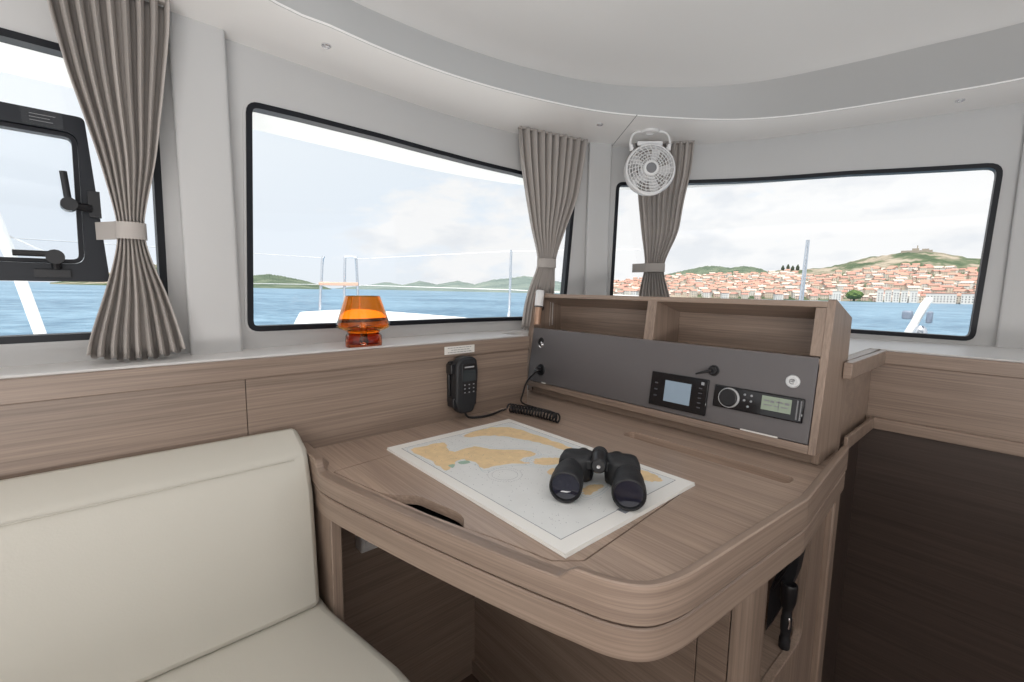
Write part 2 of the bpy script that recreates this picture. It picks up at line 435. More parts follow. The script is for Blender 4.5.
# ceiling: soffit ring, fascia, shallow recess
CEN = V((.75,-.2))
LOW = [(.287,1.091),(.409,1.105),(.573,1.121),(.768,1.117),(.979,1.084),(1.208,1.02),(1.381,.934),(1.62,.758),(1.739,.605),(1.803,.447),(1.857,.257),(1.898,.075),(1.92,-.3),(1.85,-.9),(1.4,-1.4),(.7,-1.5),(0,-1.3),(-.4,-.8),(-.5,-.2),(-.35,.5),(0,.94)]
UPP = [(.25,1.09),(.468,1.132),(.60,1.137),(.78,1.13),(.989,1.097),(1.214,1.026),(1.373,.933),(1.525,.791),(1.624,.635),(1.68,.436),(1.715,.256),(1.745,.082),(1.76,-.3),(1.7,-.85),(1.3,-1.3),(.7,-1.42),(.05,-1.22),(-.33,-.76),(-.43,-.2),(-.28,.5),(.02,.93)]
def polar(P):
    Q = spline(P, 8, True); L = sorted((math.atan2(q.y-CEN.y, q.x-CEN.x), (q-CEN).length) for q in Q)
    L = [(L[-1][0]-2*PI, L[-1][1])]+L+[(L[0][0]+2*PI, L[0][1])]
    def f(a):
        for (a0, r_0), (a1, r_1) in zip(L, L[1:]):
            if a0 <= a <= a1: return r_0+(r_1-r_0)*(a-a0)/max(1e-9, a1-a0)
    return f
rl, ru = polar(LOW), polar(UPP); NA = 160
AN = [-PI+2*PI*(k+.5)/NA for k in range(NA)]
def ring(f, z, sc=1., d=0.): return [V((CEN.x+math.cos(a)*(f(a)*sc+d), CEN.y+math.sin(a)*(f(a)*sc+d), z)) for a in AN]
mb = MB(); rear = [(2.17,-1.9),(-.9,-1.9)]
bm_out = [tuple(on_wall(s, 0, .05).xy) for s in [ARC[-1]*k/70 for k in range(71)]]
flat_slab(mb, [bm_out+[(2.22,-2.6),(-1.7,-2.6),(-1.7,1.28)], [tuple(p.xy) for p in ring(rl, 0)]], SOFFIT_Z, SOFFIT_Z+.004)  # outline extended aft as an unseen overhang, added to keep sun off the settee
ceil_root = struct(obj('ceiling', mb, 'white', ang=30))
mb = MB()
prof = [(rl,SOFFIT_Z-.0005,0),(rl,SOFFIT_Z+.004,.004)]
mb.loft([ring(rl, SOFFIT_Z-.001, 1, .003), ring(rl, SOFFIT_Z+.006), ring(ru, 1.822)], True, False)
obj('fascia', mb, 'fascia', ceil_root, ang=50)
mb = MB()
mb.loft([ring(ru, 1.820, 1, .006), ring(ru, 1.821, 1, -.002), ring(ru, 1.829, .985), ring(ru, 1.845, .945), ring(ru, 1.858, .885), ring(ru, 1.868, .80), ring(ru, 1.876, .65), ring(ru, 1.880, .4), ring(ru, 1.880, .01)], True, False)
obj('headliner', mb, 'ceiling', ceil_root, ang=60)
mb = MB(); d = V((.222,.272,0)).normalized(); n = V((-d.y, d.x, 0))*.0012
a, b = V((1.366,.935,0)), V((1.592,1.210,0))
mb.prism([(a-n).xy, (b-n).xy, (b+n).xy, (a+n).xy], SOFFIT_Z-.0006, SOFFIT_Z+.001); obj('panel_joint', mb, 'hub', ceil_root)

def downlight(x, y, label):
    t = thing('downlight', label, 'ceiling light', (x, y, SOFFIT_Z), 'small recessed ceiling lights')
    T = Matrix.Translation((x, y, SOFFIT_Z))
    mb = MB(); mb.lathe([(.006,-.0005),(.0065,-.004),(.0095,-.0045),(.0115,-.003),(.0118,.0),(.006,.0)], 20, 0, T); obj('bezel', mb, 'chrome', t)
    mb = MB(); mb.lathe([(.0003,-.0022),(.003,-.0025),(.0062,-.0012)], 16, 0, T); obj('diffuser', mb, 'plastic', t)
downlight(.434,1.194, 'tiny recessed light in the white soffit above the main window beside the first curtain')
downlight(1.344,1.073, 'tiny recessed light in the soffit just left of the ceiling joint by the fan')
downlight(1.966,.204, 'tiny recessed light in the soffit above the harbour-side front window')

# ------------------------------------------------------------------ chart table
DZ = .75
t = thing('chart_table', 'limed oak chart table with rounded raised rim under the chart and binoculars', 'chart table', (.8,.7,FLOOR_Z))
FRONT = spline([(.311,1.13),(.309,1.02),(.3085,.93),(.345,.755),(.388,.58),(.425,.445),(.446,.380),(.466,.325),(.496,.288),(.545,.270),(.61,.2625),(.70,.2555),(.80,.2475),(.88,.2415),(.925,.2375),(.945,.2368),(.965,.238),(1.03,.242),(1.15,.2505),(1.25,.257),(1.336,.263)], 10)
def nrm(P, i):
    d = (P[min(i+1, len(P)-1)]-P[max(i-1, 0)]).normalized(); return V((-d.y, d.x))
def offset(P, d): return [P[i]+nrm(P, i)*d for i in range(len(P))]
RW = .024
inner = offset(FRONT, RW*.75)
inner[0] = V((inner[0].x, 1.13)); inner[-1] = V((1.336, inner[-1].y))
back = [(1.336,.292),(1.372,.292),(1.372,1.285),(1.070,1.285),(1.070,1.13)]
LID = rounded([(.336,.957),(.362,.83),(.400,.66),(.440,.525),(.464,.432),(.500,.402),(.885,.428),(.890,.99),(.465,.972)], [.004,0,0,0,0,.003,.02,.01,0])
FING = rounded([(.362,.800),(.388,.765),(.409,.745),(.436,.640),(.428,.615),(.408,.596)], [.004,.012,.012,.012,.010,.004], 4)
GROOVE = rounded([(1.035,.715),(1.035,.300),(1.085,.300),(1.085,.715)], .018)
mb = MB(); lidhole = inset(LID, -.0028)
# inner outline of top, with the lid opening and the pencil groove left out
flat_slab(mb, [[(p.x, p.y) for p in inner]+back, lidhole, GROOVE], DZ-.035, DZ)
obj('tabletop', mb, 'oak_top_lit', t, bevel=.0007)
# the lid with its finger notch along the front edge
lid = rounded([(.336,.957),(.356,.855),(.368,.803),(.384,.774),(.405,.756),(.418,.742),(.440,.640),(.436,.616),(.418,.592),(.440,.525),(.464,.432),(.500,.402),(.885,.428),(.890,.99),(.465,.972)], [.004,0,.006,.01,.01,.014,.016,.012,.006,0,0,.003,.02,.01,0], 4)
mb = MB(); flat_slab(mb, [lid], DZ-.018, DZ+.0003); obj('lid', mb, 'oak_top_lit', t, bevel=.0007)
mb = MB(); flat_slab(mb, [inset(LID, .002)], DZ-.036, DZ-.032); obj('lid_tray', mb, 'black', t)
mb = MB(); flat_slab(mb, [inset(GROOVE, -.004)], DZ-.024, DZ-.019); obj('pencil_groove', mb, 'oak_top_lit', t)
# rim: raised everywhere but in front of the lid
arc = [0.]
for a, b in zip(FRONT, FRONT[1:]): arc.append(arc[-1]+(b-a).length)
def sm(x, a, b):
    x = max(0., min(1., (x-a)/(b-a))); return x*x*(3-2*x)
def rim_h(p):
    if p.x < .47 and p.y > .34:
        return .752+.020*max(sm(p.y, .962, 1.000), 1-sm(p.y, .372, .400))
    return .772
rings = []
for i, p in enumerate(FRONT):
    n = nrm(FRONT, i); h = rim_h(p)
    if i in (0, len(FRONT)-1): n = V((1,0)) if i == 0 else V((0,1))
    q = lambda d, z: V((p.x+n.x*d, p.y+n.y*d, z))
    k = (h-.752)/.02
    wk = 1+.55*sm(p.y, .985, 1.02)*(p.x < .4)
    q = lambda d, z: V((p.x+n.x*d*wk, p.y+n.y*d*wk, z))
    rings.append([q(.006,.7145), q(.0012,.7145), q(0,.7162), q(0,h-.002), q(.002,h), q(.010+.002*(1-k),h-.0004*k), q(.015,h-.003*k), q(.0185,DZ+.0095*k+.0008), q(.0215,DZ+.003*k+.0006), q(RW,DZ+.0003), q(RW,.7145)])
mb = MB(); mb.loft(rings); obj('rim', mb, 'oak_band', t, ang=28)
rings = []
for i, p in enumerate(FRONT):
    n = nrm(FRONT, i)
    if i in (0, len(FRONT)-1): n = V((1,0)) if i == 0 else V((0,1))
    q = lambda d, z: V((p.x+n.x*d, p.y+n.y*d, z))
    rings.append([q(.006,.660), q(.003,.662), q(.002,.668), q(.002,.7068), q(.0045,.709), q(.028,.709), q(.028,.660)])
mb = MB(); mb.loft(rings); obj('apron', mb, 'oak_band', t, ang=30)
shrunk = offset(FRONT, .014)
mb = MB(); flat_slab(mb, [[(p.x, p.y) for p in shrunk[1:-1]]+[(1.365,.29),(1.365,1.28),(1.072,1.28),(1.072,1.128),(.31,1.128)]], .7086, .7150); obj('shadow_gap', mb, 'dark_y', t)
# knee hole and pedestal
mb = MB(); mb.box(.314,.336,.925,1.129,FLOOR_Z,.664); obj('end_panel', mb, 'oak_z', t, bevel=.002)
mb = MB(); mb.box(.842,.858,.382,1.129,FLOOR_Z,.70); mb.box(.842,.858,.3208,.3800,FLOOR_Z,.70); obj('knee_panel', mb, 'oak_y', t, bevel=.001)
mb = MB(); mb.box(.832,.842,.40,1.129,FLOOR_Z,FLOOR_Z+.05); obj('skirting', mb, 'oak_y', t, bevel=.001)
mb = MB(); post = [(.842,.318)]+[(.905-.063*math.cos(a), .318-.033*math.sin(a)) for a in [PI/2*k/8 for k in range(1, 9)]]+[(.905,.318)]
mb.prism(post, FLOOR_Z, .70); obj('corner_post', mb, 'oak_z', t, ang=30)
mb = MB(); OPEN = rounded([(.925,.325),(1.185,.325),(1.185,.64),(.925,.64)], .03)
flat_slab(mb, [[(.905,FLOOR_Z),(1.30,FLOOR_Z),(1.30,.70),(.905,.70)], OPEN], 0, .018, 0, Matrix(((1,0,0,0),(0,0,1,.287),(0,1,0,0),(0,0,0,1)))); obj('side_panel', mb, 'oak_z', t, bevel=.0015)
mb = MB(); mb.box(1.30,1.345,.272,.31,FLOOR_Z,.70); obj('end_post', mb, 'oak_z', t, bevel=.004)
mb = MB(); mb.box(.91,1.2,.305,.445,.30,.322); mb.box(.91,1.2,.43,.445,.322,.70); mb.box(1.186,1.2,.305,.43,.322,.70); mb.box(.905,.92,.305,.43,.322,.70); obj('locker_lining', mb, 'oak_y', t)

# things in the open locker
t = thing('storage_pouch', 'black pointed fabric pouch hanging in the open locker under the chart table', 'pouch', (1.13,.32,.33))
mb = MB(); P = rounded([(.352,.325),(.350,.44),(.330,.52),(.306,.575),(.293,.575),(.300,.50),(.320,.42)], .006, 3)
mb.prism(P, 1.145, 1.183, 0, Matrix(((0,0,1,0),(1,0,0,0),(0,1,0,0),(0,0,0,1)))); obj('body', mb, 'rubber', t, bevel=.005, seg=3)
mb = MB(); mb.tube([(1.143,.345,.44),(1.141,.322,.50),(1.143,.300,.56)], .003, 8); obj('strap', mb, 'black', t)
t = thing('flashlight', 'black ribbed flashlight standing upright beside the pouch in the open locker', 'flashlight', (1.125,.305,.3235))
T = Matrix.Translation((1.125,.305,.3235)) @ Matrix.Diagonal((.62,.62,.85,1))
mb = MB(); mb.lathe([(.0005,0),(.016,0),(.019,.004),(.019,.03),(.016,.034),(.016,.05),(.019,.055),(.019,.09),(.016,.095),(.016,.115),(.0005,.115)], 20, 0, T); obj('grip', mb, 'rubber', t)
mb = MB(); mb.lathe([(.0005,.115),(.017,.115),(.026,.14),(.028,.185),(.024,.19),(.022,.18),(.0005,.178)], 24, 0, T); obj('head', mb, 'black', t)
mb = MB(); mb.tube([(1.112,.296,.41),(1.108,.293,.40),(1.110,.295,.385)], .002, 8); obj('clip', mb, 'chrome', t)
# switch box below the table top, on the panelling
t = thing('switch_box', 'small white box fixed to the panelling under the chart table', 'switch box', (.47,1.12,.45))
mb = MB(); mb.box(.444,.51,1.088,1.1295,.455,.535); obj('housing', mb, 'ledge', t, bevel=.004)
mb = MB(); mb.box(.455,.50,1.0855,1.0885,.468,.523); obj('cover', mb, 'plastic', t, bevel=.002)

# ------------------------------------------------------------------ instrument console
C0, C1 = V((1.170,0,.783)), V((1.219,0,1.128))
SL = (C1-C0).normalized(); NF = V((-SL.z,0,SL.x))                 # up the slope, out of the face
def con(y, z, out=0.):
    """point on the sloping face at width y and height z"""
    p = C0+SL*((z-.783)/SL.z); return V((p.x+NF.x*out, y, p.z+NF.z*out))
YL, YR = 1.262, .290
t = thing('instrument_console', 'limed oak console with grey panel and two open cubbies behind the chart table', 'console', (1.27,.78,DZ))
console = t
def side(y0, y1):
    mb = MB(); P = [(1.1695,.780),(1.219,1.131),(1.226,1.133),(1.371,1.088),(1.371,.752),(1.20,.752),(1.20,.780)]
    vs = [V((x, y, z)) for y in (y0, y1) for x, z in P]; n = len(P)
    mb.add(vs, [tuple(range(n)), tuple(reversed(range(n, 2*n)))]+[(i, (i+1) % n, n+(i+1) % n, n+i) for i in range(n)])
    return mb
obj('side_panel', side(YR, YR+.016), 'oak_z', t, bevel=.0015)
obj('side_panel', side(YL-.018, YL+.006), 'oak_z', t, bevel=.0015)
def facebox(y0, y1, z0, z1, o0, o1, mb=None, mi=0):
    mb = mb or MB(); vs = [con(y, z, o) for o in (o0, o1) for z in (z0, z1) for y in (y0, y1)]
    return mb.add(vs, [(0,2,3,1),(4,5,7,6),(0,1,5,4),(2,6,7,3),(0,4,6,2),(1,3,7,5)], mi)
i0, i1 = YR+.016, YL-.018
mb = MB(); A = con(0,1.128); mb.add([V((x, y, z)) for y in (i0, i1) for x, z in ((A.x,1.129),(A.x-.002,1.115),(1.36,1.078),(1.36,1.091))], [(0,1,2,3),(7,6,5,4),(0,4,5,1),(1,5,6,2),(2,6,7,3),(3,7,4,0)])
obj('top_panel', mb, 'oak_y', t, bevel=.001)
mb = MB(); mb.box(1.352,1.366,i0,i1,.76,1.085); obj('back_panel', mb, 'oak_y', t)
mb = MB(); mb.add([V((x, y, z)) for y in (i0, i1) for x, z in ((1.200,.998),(1.352,.985),(1.352,.972),(1.200,.985))], [(0,1,2,3),(7,6,5,4),(0,4,5,1),(1,5,6,2),(2,6,7,3),(3,7,4,0)])
obj('shelf', mb, 'oak_y', t)
mb = MB(); mb.add([V((x, y, z)) for y in (.735,.766) for x, z in ((1.201,1.000),(1.217,1.116),(1.352,1.081),(1.352,.985))], [(0,1,2,3),(7,6,5,4),(0,4,5,1),(1,5,6,2),(2,6,7,3),(3,7,4,0)])
obj('divider', mb, 'oak_z', t, bevel=.001)
obj('stile', facebox(i0, i0+.022, 1.0035, 1.114, -.014, -.0005), 'oak_z', t, bevel=.001)
obj('bottom_rail', facebox(i0, i1, .780, .8005, -.02, 0.), 'oak_y', t, bevel=.0015)
mb = MB(); mb.box(1.205,1.218,i0-.004,i1,DZ+.0005,.79); mb.box(1.205,1.36,i0-.012,i0,DZ+.0005,.79); obj('plinth', mb, 'oak_y', t)
fp = obj('front_panel', facebox(i0+.0015, i1-.003, .8025, 1.0005, -.014, .0005), 'grey', t, bevel=.0008)
def facemat(y, z, out=0.): 
    o = con(y, z, out); X = V((0,-1,0)); return Matrix(((X.x,SL.x,NF.x,o.x),(X.y,SL.y,NF.y,o.y),(X.z,SL.z,NF.z,o.z),(0,0,0,1)))
# locks, sockets and edge pulls on the grey panel
T = facemat(1.190,.940)
mb = MB(); mb.lathe([(.0005,.006),(.006,.006),(.0075,.004),(.011,.005),(.013,.002),(.013,.0),(.0005,.0)], 24, 0, T); kb = obj('push_lock', mb, 'chrome', fp)
T = facemat(1.194,.952)
mb = MB(); mb.lathe([(.0005,.003),(.012,.003),(.0145,.001),(.0145,.0),(.0005,.0)], 24, 0, T); obj('escutcheon', mb, 'black', fp)
T = facemat(1.178,.848)
mb = MB(); mb.lathe([(.0005,.012),(.006,.012),(.008,.005),(.019,.004),(.021,.002),(.021,.0),(.0005,.0)], 28, 0, T); obj('socket', mb, 'black', fp)
T = facemat(.541,.938)
mb = MB(); mb.lathe([(.0005,.012),(.010,.012),(.0125,.009),(.0125,.002),(.0145,.0015),(.0145,.0),(.0005,.0)], 28, 0, T)
ks = obj('key_switch', mb, 'black', fp)
mb = MB(); mb.tube([con(.541,.938,.013), con(.560,.931,.018), con(.580,.923,.020)], [.0045,.0035,.0025], 10); obj('key_lever', mb, 'black', fp)
T = facemat(.354,.939)
mb = MB(); mb.lathe([(.0005,.004),(.009,.004),(.0105,.0055),(.0135,.005),(.0155,.002),(.0155,.0),(.0005,.0)], 32, 0, T); bt = obj('push_button', mb, 'silver', fp)
mb = MB(); mb.tube([T @ V((.006*math.cos(a), .0055*math.sin(a), .0047)) for a in [PI*1.5*k/14+.6 for k in range(15)]], .0009, 6); mb.box(-.006,.002,-.0008,.0008,.0042,.0052,0,T)
mb.tube([T @ V((.0022*math.cos(a)+.0015, .0022*math.sin(a)+.0012, .0047)) for a in [2*PI*k/12 for k in range(12)]], .0007, 6, closed=True); obj('button_emblem', mb, 'hub', fp)
obj('edge_pull', facebox(.370,.456,.8010,.8045,.0003,.0025), 'label', fp)
obj('edge_pull', facebox(1.145,1.165,.8010,.8060,.0003,.0025), 'label', fp)

# chart plotter
def facething(name, label, cat, y, z): return thing(name, label, cat, con(y, z))
t = facething('multifunction_display', 'square black instrument display with a pale blue screen in the grey panel', 'display', .633,.815)
obj('bezel', facebox(.548,.718,.815,.9115,0,.007), 'gloss', t, bevel=.002)
obj('screen', facebox(.594,.672,.833,.892,.0070,.0074), 'lcd_blue', t)
mb = MB()
for k in range(5): obj('key', facebox(.563,.572,.832+.013*k,.835+.013*k,.0070,.0078), 'dim', t)
for k in range(3): obj('key', facebox(.694,.704,.842+.018*k,.846+.018*k,.0070,.0078), 'dim', t)
mb = MB(); facebox(.559,.567,.895,.903,.0070,.0078,mb); obj('power_mark', mb, 'key', t)
# marine stereo
t = facething('stereo_head_unit', 'slim black marine stereo with round knob and green-grey display', 'stereo', .426,.846)
obj('bezel', facebox(.3225,.5315,.847,.9035,0,.008), 'gloss', t, bevel=.003)
T = facemat(.490,.8755,.008)
mb = MB(); mb.lathe([(.0005,.012),(.0195,.012),(.0222,.010),(.0228,.0),(.0005,.0)], 36, 0, T); kn = obj('volume_knob', mb, 'black', t)
mb = MB(); mb.lathe([(.0232,.0085),(.0240,.009),(.0255,.004),(.0255,.0),(.0232,.0)], 40, 0, T, True); obj('knob_ring', mb, 'silver', t)
mb = MB()
for y, z in ((.453,.890),(.437,.890),(.453,.876),(.437,.876),(.443,.862)):
    mb = MB(); mb.lathe([(.0003,.003),(.0025,.0025),(.003,0)], 12, 0, facemat(y, z, .008)); obj('button', mb, 'key', t)
obj('display', facebox(.348,.413,.863,.8965,.008,.0084), 'lcd_green', t)
mb = MB()
for k, (y, w) in enumerate(((.408,.012),(.393,.008),(.380,.014),(.362,.010))): facebox(y-w, y, .884-.002*(k%2), .8875, .0084, .0088, mb)
for k, (y, w) in enumerate(((.408,.020),(.384,.010),(.370,.016))): facebox(y-w, y, .874, .8765, .0084, .0088, mb)
facebox(.374,.3755,.866,.894,.0084,.0088,mb)
obj('display_print', mb, 'hub', t)
mb = MB(); facebox(.3265,.3295,.853,.898,.008,.0095,mb); facebox(.334,.337,.853,.898,.008,.0095,mb); obj('side_rib', mb, 'hub', t)
# tubular chart light at the left upright
t = thing('chart_light', 'short pale tube light fixed to the left upright of the oak console', 'lamp', con(1.222,1.065,.012))
a, b = con(1.212,1.076,.017), con(1.216,1.137,.015)
mb = MB(); ax = (b-a).normalized()
q = ax.to_track_quat('Z','Y').to_matrix().to_4x4(); T = Matrix.Translation(a) @ q
mb.lathe([(.0115,.008),(.0125,0),(.0155,0),(.016,.002),(.016,.060),(.014,.063),(.0005,.063)], 28, 0, T); obj('tube', mb, 'plastic', t)
mb = MB(); mb.lathe([(.0005,-.0005),(.0148,-.0005),(.0162,.001),(.0162,.004),(.0005,.004)], 28, 0, T); obj('lens_ring', mb, 'black', t)
mb = MB(); mb.lathe([(.0005,-.066),(.0125,-.066),(.0135,-.063),(.0135,-.001),(.0005,-.001)], 28, 0, T); obj('stem', mb, 'reflected_oak', t)
mb = MB(); mb.lathe([(.0005,.0012),(.0115,.0012),(.0115,-.0012),(.0005,-.0012)], 24, 0, T @ Matrix.Translation((-.004,-.0135,0)) @ Matrix.Rotation(1.15, 4, 'X')); obj('lens', mb, 'black', t)  # black disc painted in for the dark recess in the tube
mb = MB(); facebox(1.214,1.236,1.085,1.115,-.012,.006,mb); obj('bracket', mb, 'chrome', t)

# ------------------------------------------------------------------ VHF handset
t = thing('radio_handset', 'black radio handset clipped to the panelling with a coiled cord to the console', 'radio handset', (.775,1.13,.775))
def rbox(x0, x1, z0, z1, y0, y1, r): 
    mb = MB(); mb.prism(rounded([(x0,z0),(x1,z0),(x1,z1),(x0,z1)], r), y0, y1, 0, Matrix(((1,0,0,0),(0,0,1,0),(0,1,0,0),(0,0,0,1)))); return mb
obj('cradle', rbox(.735,.80,.80,.93,1.118,1.1295,.012), 'black', t, bevel=.002)
for a in ((.732,.745,.795,.825,1.09,1.122,.004),(.806,.816,.795,.82,1.09,1.122,.004),(.728,.745,.895,.925,1.095,1.122,.004)): obj('cradle_arm', rbox(*a), 'black', t, bevel=.002)
BODY = rounded([(.752,.775),(.800,.775),(.812,.808),(.818,.90),(.812,.938),(.790,.946),(.756,.942),(.740,.925),(.738,.81)], .012)
mb = MB(); mb.prism(BODY, 1.082, 1.116, 0, Matrix(((1,0,0,0),(0,0,1,0),(0,1,0,0),(0,0,0,1)))); obj('body', mb, 'rubber', t, bevel=.006, seg=3)
obj('face', rbox(.757,.811,.835,.925,1.0805,1.083,.006), 'black', t, bevel=.001)
obj('screen', rbox(.760,.806,.872,.906,1.0798,1.0808,.002), 'lcd_dark', t)
obj('name_bar', rbox(.766,.800,.9125,.9165,1.0798,1.0808,.001), 'key', t)
mb = MB()
for r in range(3):
    for c in range(3):
        m2 = rbox(.764+.016*c,.769+.016*c,.8605-.0115*r,.8635-.0115*r,1.0798,1.0808,.0006); mb.add(m2.v, m2.f)
obj('keypad', mb, 'key', t)
path = spline([(.778,1.098,.782),(.781,1.094,.766),(.795,1.090,.7565),(.83,1.082,.7545),(.87,1.083,.7545),(.905,1.088,.757),(.930,1.082,.762)], 8)
mb = MB(); mb.tube(path, .0035, 8)
axis = spline([(.935,1.075,.7665),(.955,1.02,.7665),(.968,.96,.7665),(.972,.893,.7665)], 8)
coil = []; turns = 17; N = turns*12
for k in range(N+1):
    f = k/N*(len(axis)-1.001); i = int(f); c = axis[i].lerp(axis[i+1], f-i); d = (axis[i+1]-axis[i]).normalized(); s = d.cross(V((0,0,1))).normalized(); a = 2*PI*turns*k/N
    coil.append(c+s*(.0125*math.cos(a))+V((0,0,1))*(.0125*math.sin(a)+.0005))
mb.tube(coil, .0030, 6)
mb.tube(spline([coil[-1], (.985,.93,.775), (.995,1.02,.770), (1.000,1.085,.772), (1.023,1.105,.795), (1.057,1.122,.829), (1.110,1.142,.848), (1.150,1.165,.848)], 8), .003, 8)
obj('cord', mb, 'black', t)
mb = MB(); p = con(1.178,.848,.006); o = con(1.172,.848,.030); o2 = con(1.163,.849,.036); mb.tube([p, p.lerp(o,.7), o, o2], [.010,.010,.008,.005], 14); obj('plug', mb, 'black', t)

# label on the sill trim above the handset
t = thing('label_plate', 'small white printed label on the oak sill trim above the radio handset', 'label', (.777,1.124,.951))
mb = MB(); mb.box(.724,.832,1.1222,1.124,.9505,.974); obj('plate', mb, 'label', t)
mb = MB(); random.seed(3)
for k in range(3):
    x = .735+(.012 if k == 1 else 0)
    while x < .815:
        w = random.uniform(.004,.012); mb.box(x, min(x+w,.823), 1.1216,1.1222,.9682-.0065*k,.9698-.0065*k); x += w+.0025
obj('print', mb, 'hub', t)

# ------------------------------------------------------------------ chart
CX0, CX1, CY0, CY1 = .482, .876, .421, 1.008
t = thing('nautical_chart', 'folded nautical chart with yellow land areas lying under the binoculars', 'chart', (.69,.725,DZ+.0003))
mb = MB()
for k, (dx, dy) in enumerate(((0,0),(.0015,.001),(.0004,.0018))):
    mb.prism([(CX0+dx,CY0+dy),(CX1-dx,CY0+dy*.5),(CX1-dx*.4,CY1-dy),(CX0+dx*.6,CY1-dy)], DZ+.0006+.0022*k, DZ+.0026+.0022*k)
zt = DZ+.0006+.0066
obj('sheet', mb, 'paper', t)
def printed(name, polys, mat, dz):
    mb = MB()
    for P in polys: mb.prism(P, zt-.0003, zt+dz)
    return obj(name, mb, mat, t)
def smooth_poly(P, n=5): return [(q.x, q.y) for q in spline(P, n, True)]
mg = .022; bx0, bx1, by0, by1 = CX0+.024, CX1-.020, CY0+.032, CY1-.030
printed('water_tint', [[(bx0,by0),(bx1,by0),(bx1,by1),(bx0,by1)]], 'sea_print', .00005)
lw = .0011
printed('border_line', [[(bx0,by0),(bx0+lw,by0),(bx0+lw,by1),(bx0,by1)],[(bx1-lw,by0),(bx1,by0),(bx1,by1),(bx1-lw,by1)],[(bx0,by0),(bx1,by0),(bx1,by0+lw),(bx0,by0+lw)],[(bx0,by1-lw),(bx1,by1-lw),(bx1,by1),(bx0,by1)]], 'ink', .0001)
LANDS = [[(0.5188, 0.9554), (0.5655, 0.9572), (0.6077, 0.9479), (0.5901, 0.882), (0.6518, 0.877), (0.6772, 0.8305), (0.7294, 0.7841), (0.7317, 0.7442), (0.678, 0.7432), (0.684, 0.7127), (0.6337, 0.7455), (0.5843, 0.7538), (0.592, 0.7963), (0.5727, 0.8292), (0.5289, 0.7992), (0.5159, 0.8052), (0.5205, 0.8719)], [(0.6893, 0.967), (0.7551, 0.9753), (0.8112, 0.9562), (0.8299, 0.9025), (0.8339, 0.8041), (0.8315, 0.711), (0.8108, 0.7141), (0.7984, 0.785), (0.78, 0.8477), (0.7431, 0.9118), (0.6812, 0.9456)], [(0.7055, 0.7208), (0.7389, 0.7111), (0.7617, 0.6836), (0.7332, 0.6642), (0.6928, 0.7005)], [(0.8384, 0.5384), (0.85, 0.5165), (0.8419, 0.4833), (0.8267, 0.4675), (0.8063, 0.4889), (0.8049, 0.5089)], [(0.6784, 0.5496), (0.7053, 0.5492), (0.7186, 0.5338), (0.6956, 0.5268), (0.6623, 0.5254), (0.661, 0.5387)], [(0.6877, 0.6599), (0.7085, 0.6533), (0.6829, 0.6335), (0.672, 0.6424)]]
GREENS = [[(0.5633, 0.8198), (0.584, 0.8148), (0.5821, 0.7994), (0.5616, 0.8045)], [(0.5355, 0.8178), (0.5503, 0.8138), (0.5347, 0.7992)]]
def coast(P):
    rn = random.Random(len(P)); Q = spline(P, 6, True); L = len(Q)
    return [(min(bx1-.003, max(bx0+.003, q.x+rn.uniform(-.003,.003))), min(by1-.003, max(by0+.003, q.y+rn.uniform(-.003,.003)))) for q in Q]
for P in LANDS: printed('land_area', [coast(P)], 'land_print', .00012)
for P in GREENS: printed('shoal_area', [smooth_poly(P, 3)], 'green_print', .00014)
random.seed(11); marks = []
for k in range(420):
    x, y = random.uniform(bx0+.01, bx1-.01), random.uniform(by0+.01, by1-.01); w = random.uniform(.001,.0028); a = random.choice((0,0,.5))
    marks.append([(x, y),(x+.0007, y),(x+.0007, y+w),(x, y+w)])
for cx, cy, r in ((.60,.70,.036),(.60,.70,.027)):
    for k in range(40):
        a = 2*PI*k/40; c, s = math.cos(a), math.sin(a); d = .0016
        marks.append([(cx+r*c-s*d, cy+r*s+c*d),(cx+r*c+s*d, cy+r*s-c*d),(cx+(r+.0006)*c+s*d, cy+(r+.0006)*s-c*d),(cx+(r+.0006)*c-s*d, cy+(r+.0006)*s+c*d)])
marks.append([(.655,.437),(.672,.437),(.672,.456),(.655,.456)])
lines = []
for P in LANDS[:3]+LANDS[4:5]:
    for g in (.010,.018):
        Q = spline(P, 5, True); c = V((sum(q.x for q in Q), sum(q.y for q in Q)))/len(Q); L = len(Q)
        W = [q+(q-c).normalized()*g*(1+.25*math.sin(i*.7)) for i, q in enumerate(Q)]
        for i in range(L):
            a, b = W[i], W[(i+1) % L]
            if (b-a).length < 1e-5 or not all(bx0 < p.x < bx1 and by0 < p.y < by1 for p in (a, b)): continue
            n = V((-(b-a).y, (b-a).x)).normalized()*.0004; lines.append([(a-n)[:], (b-n)[:], (b+n)[:], (a+n)[:]])
lb_ = printed('depth_contours', lines, 'contour', .00009); lb_['kind'] = 'stuff'
printed('soundings', marks, 'ink', .00016)['kind'] = 'stuff'
CHART_TOP = zt+.0002

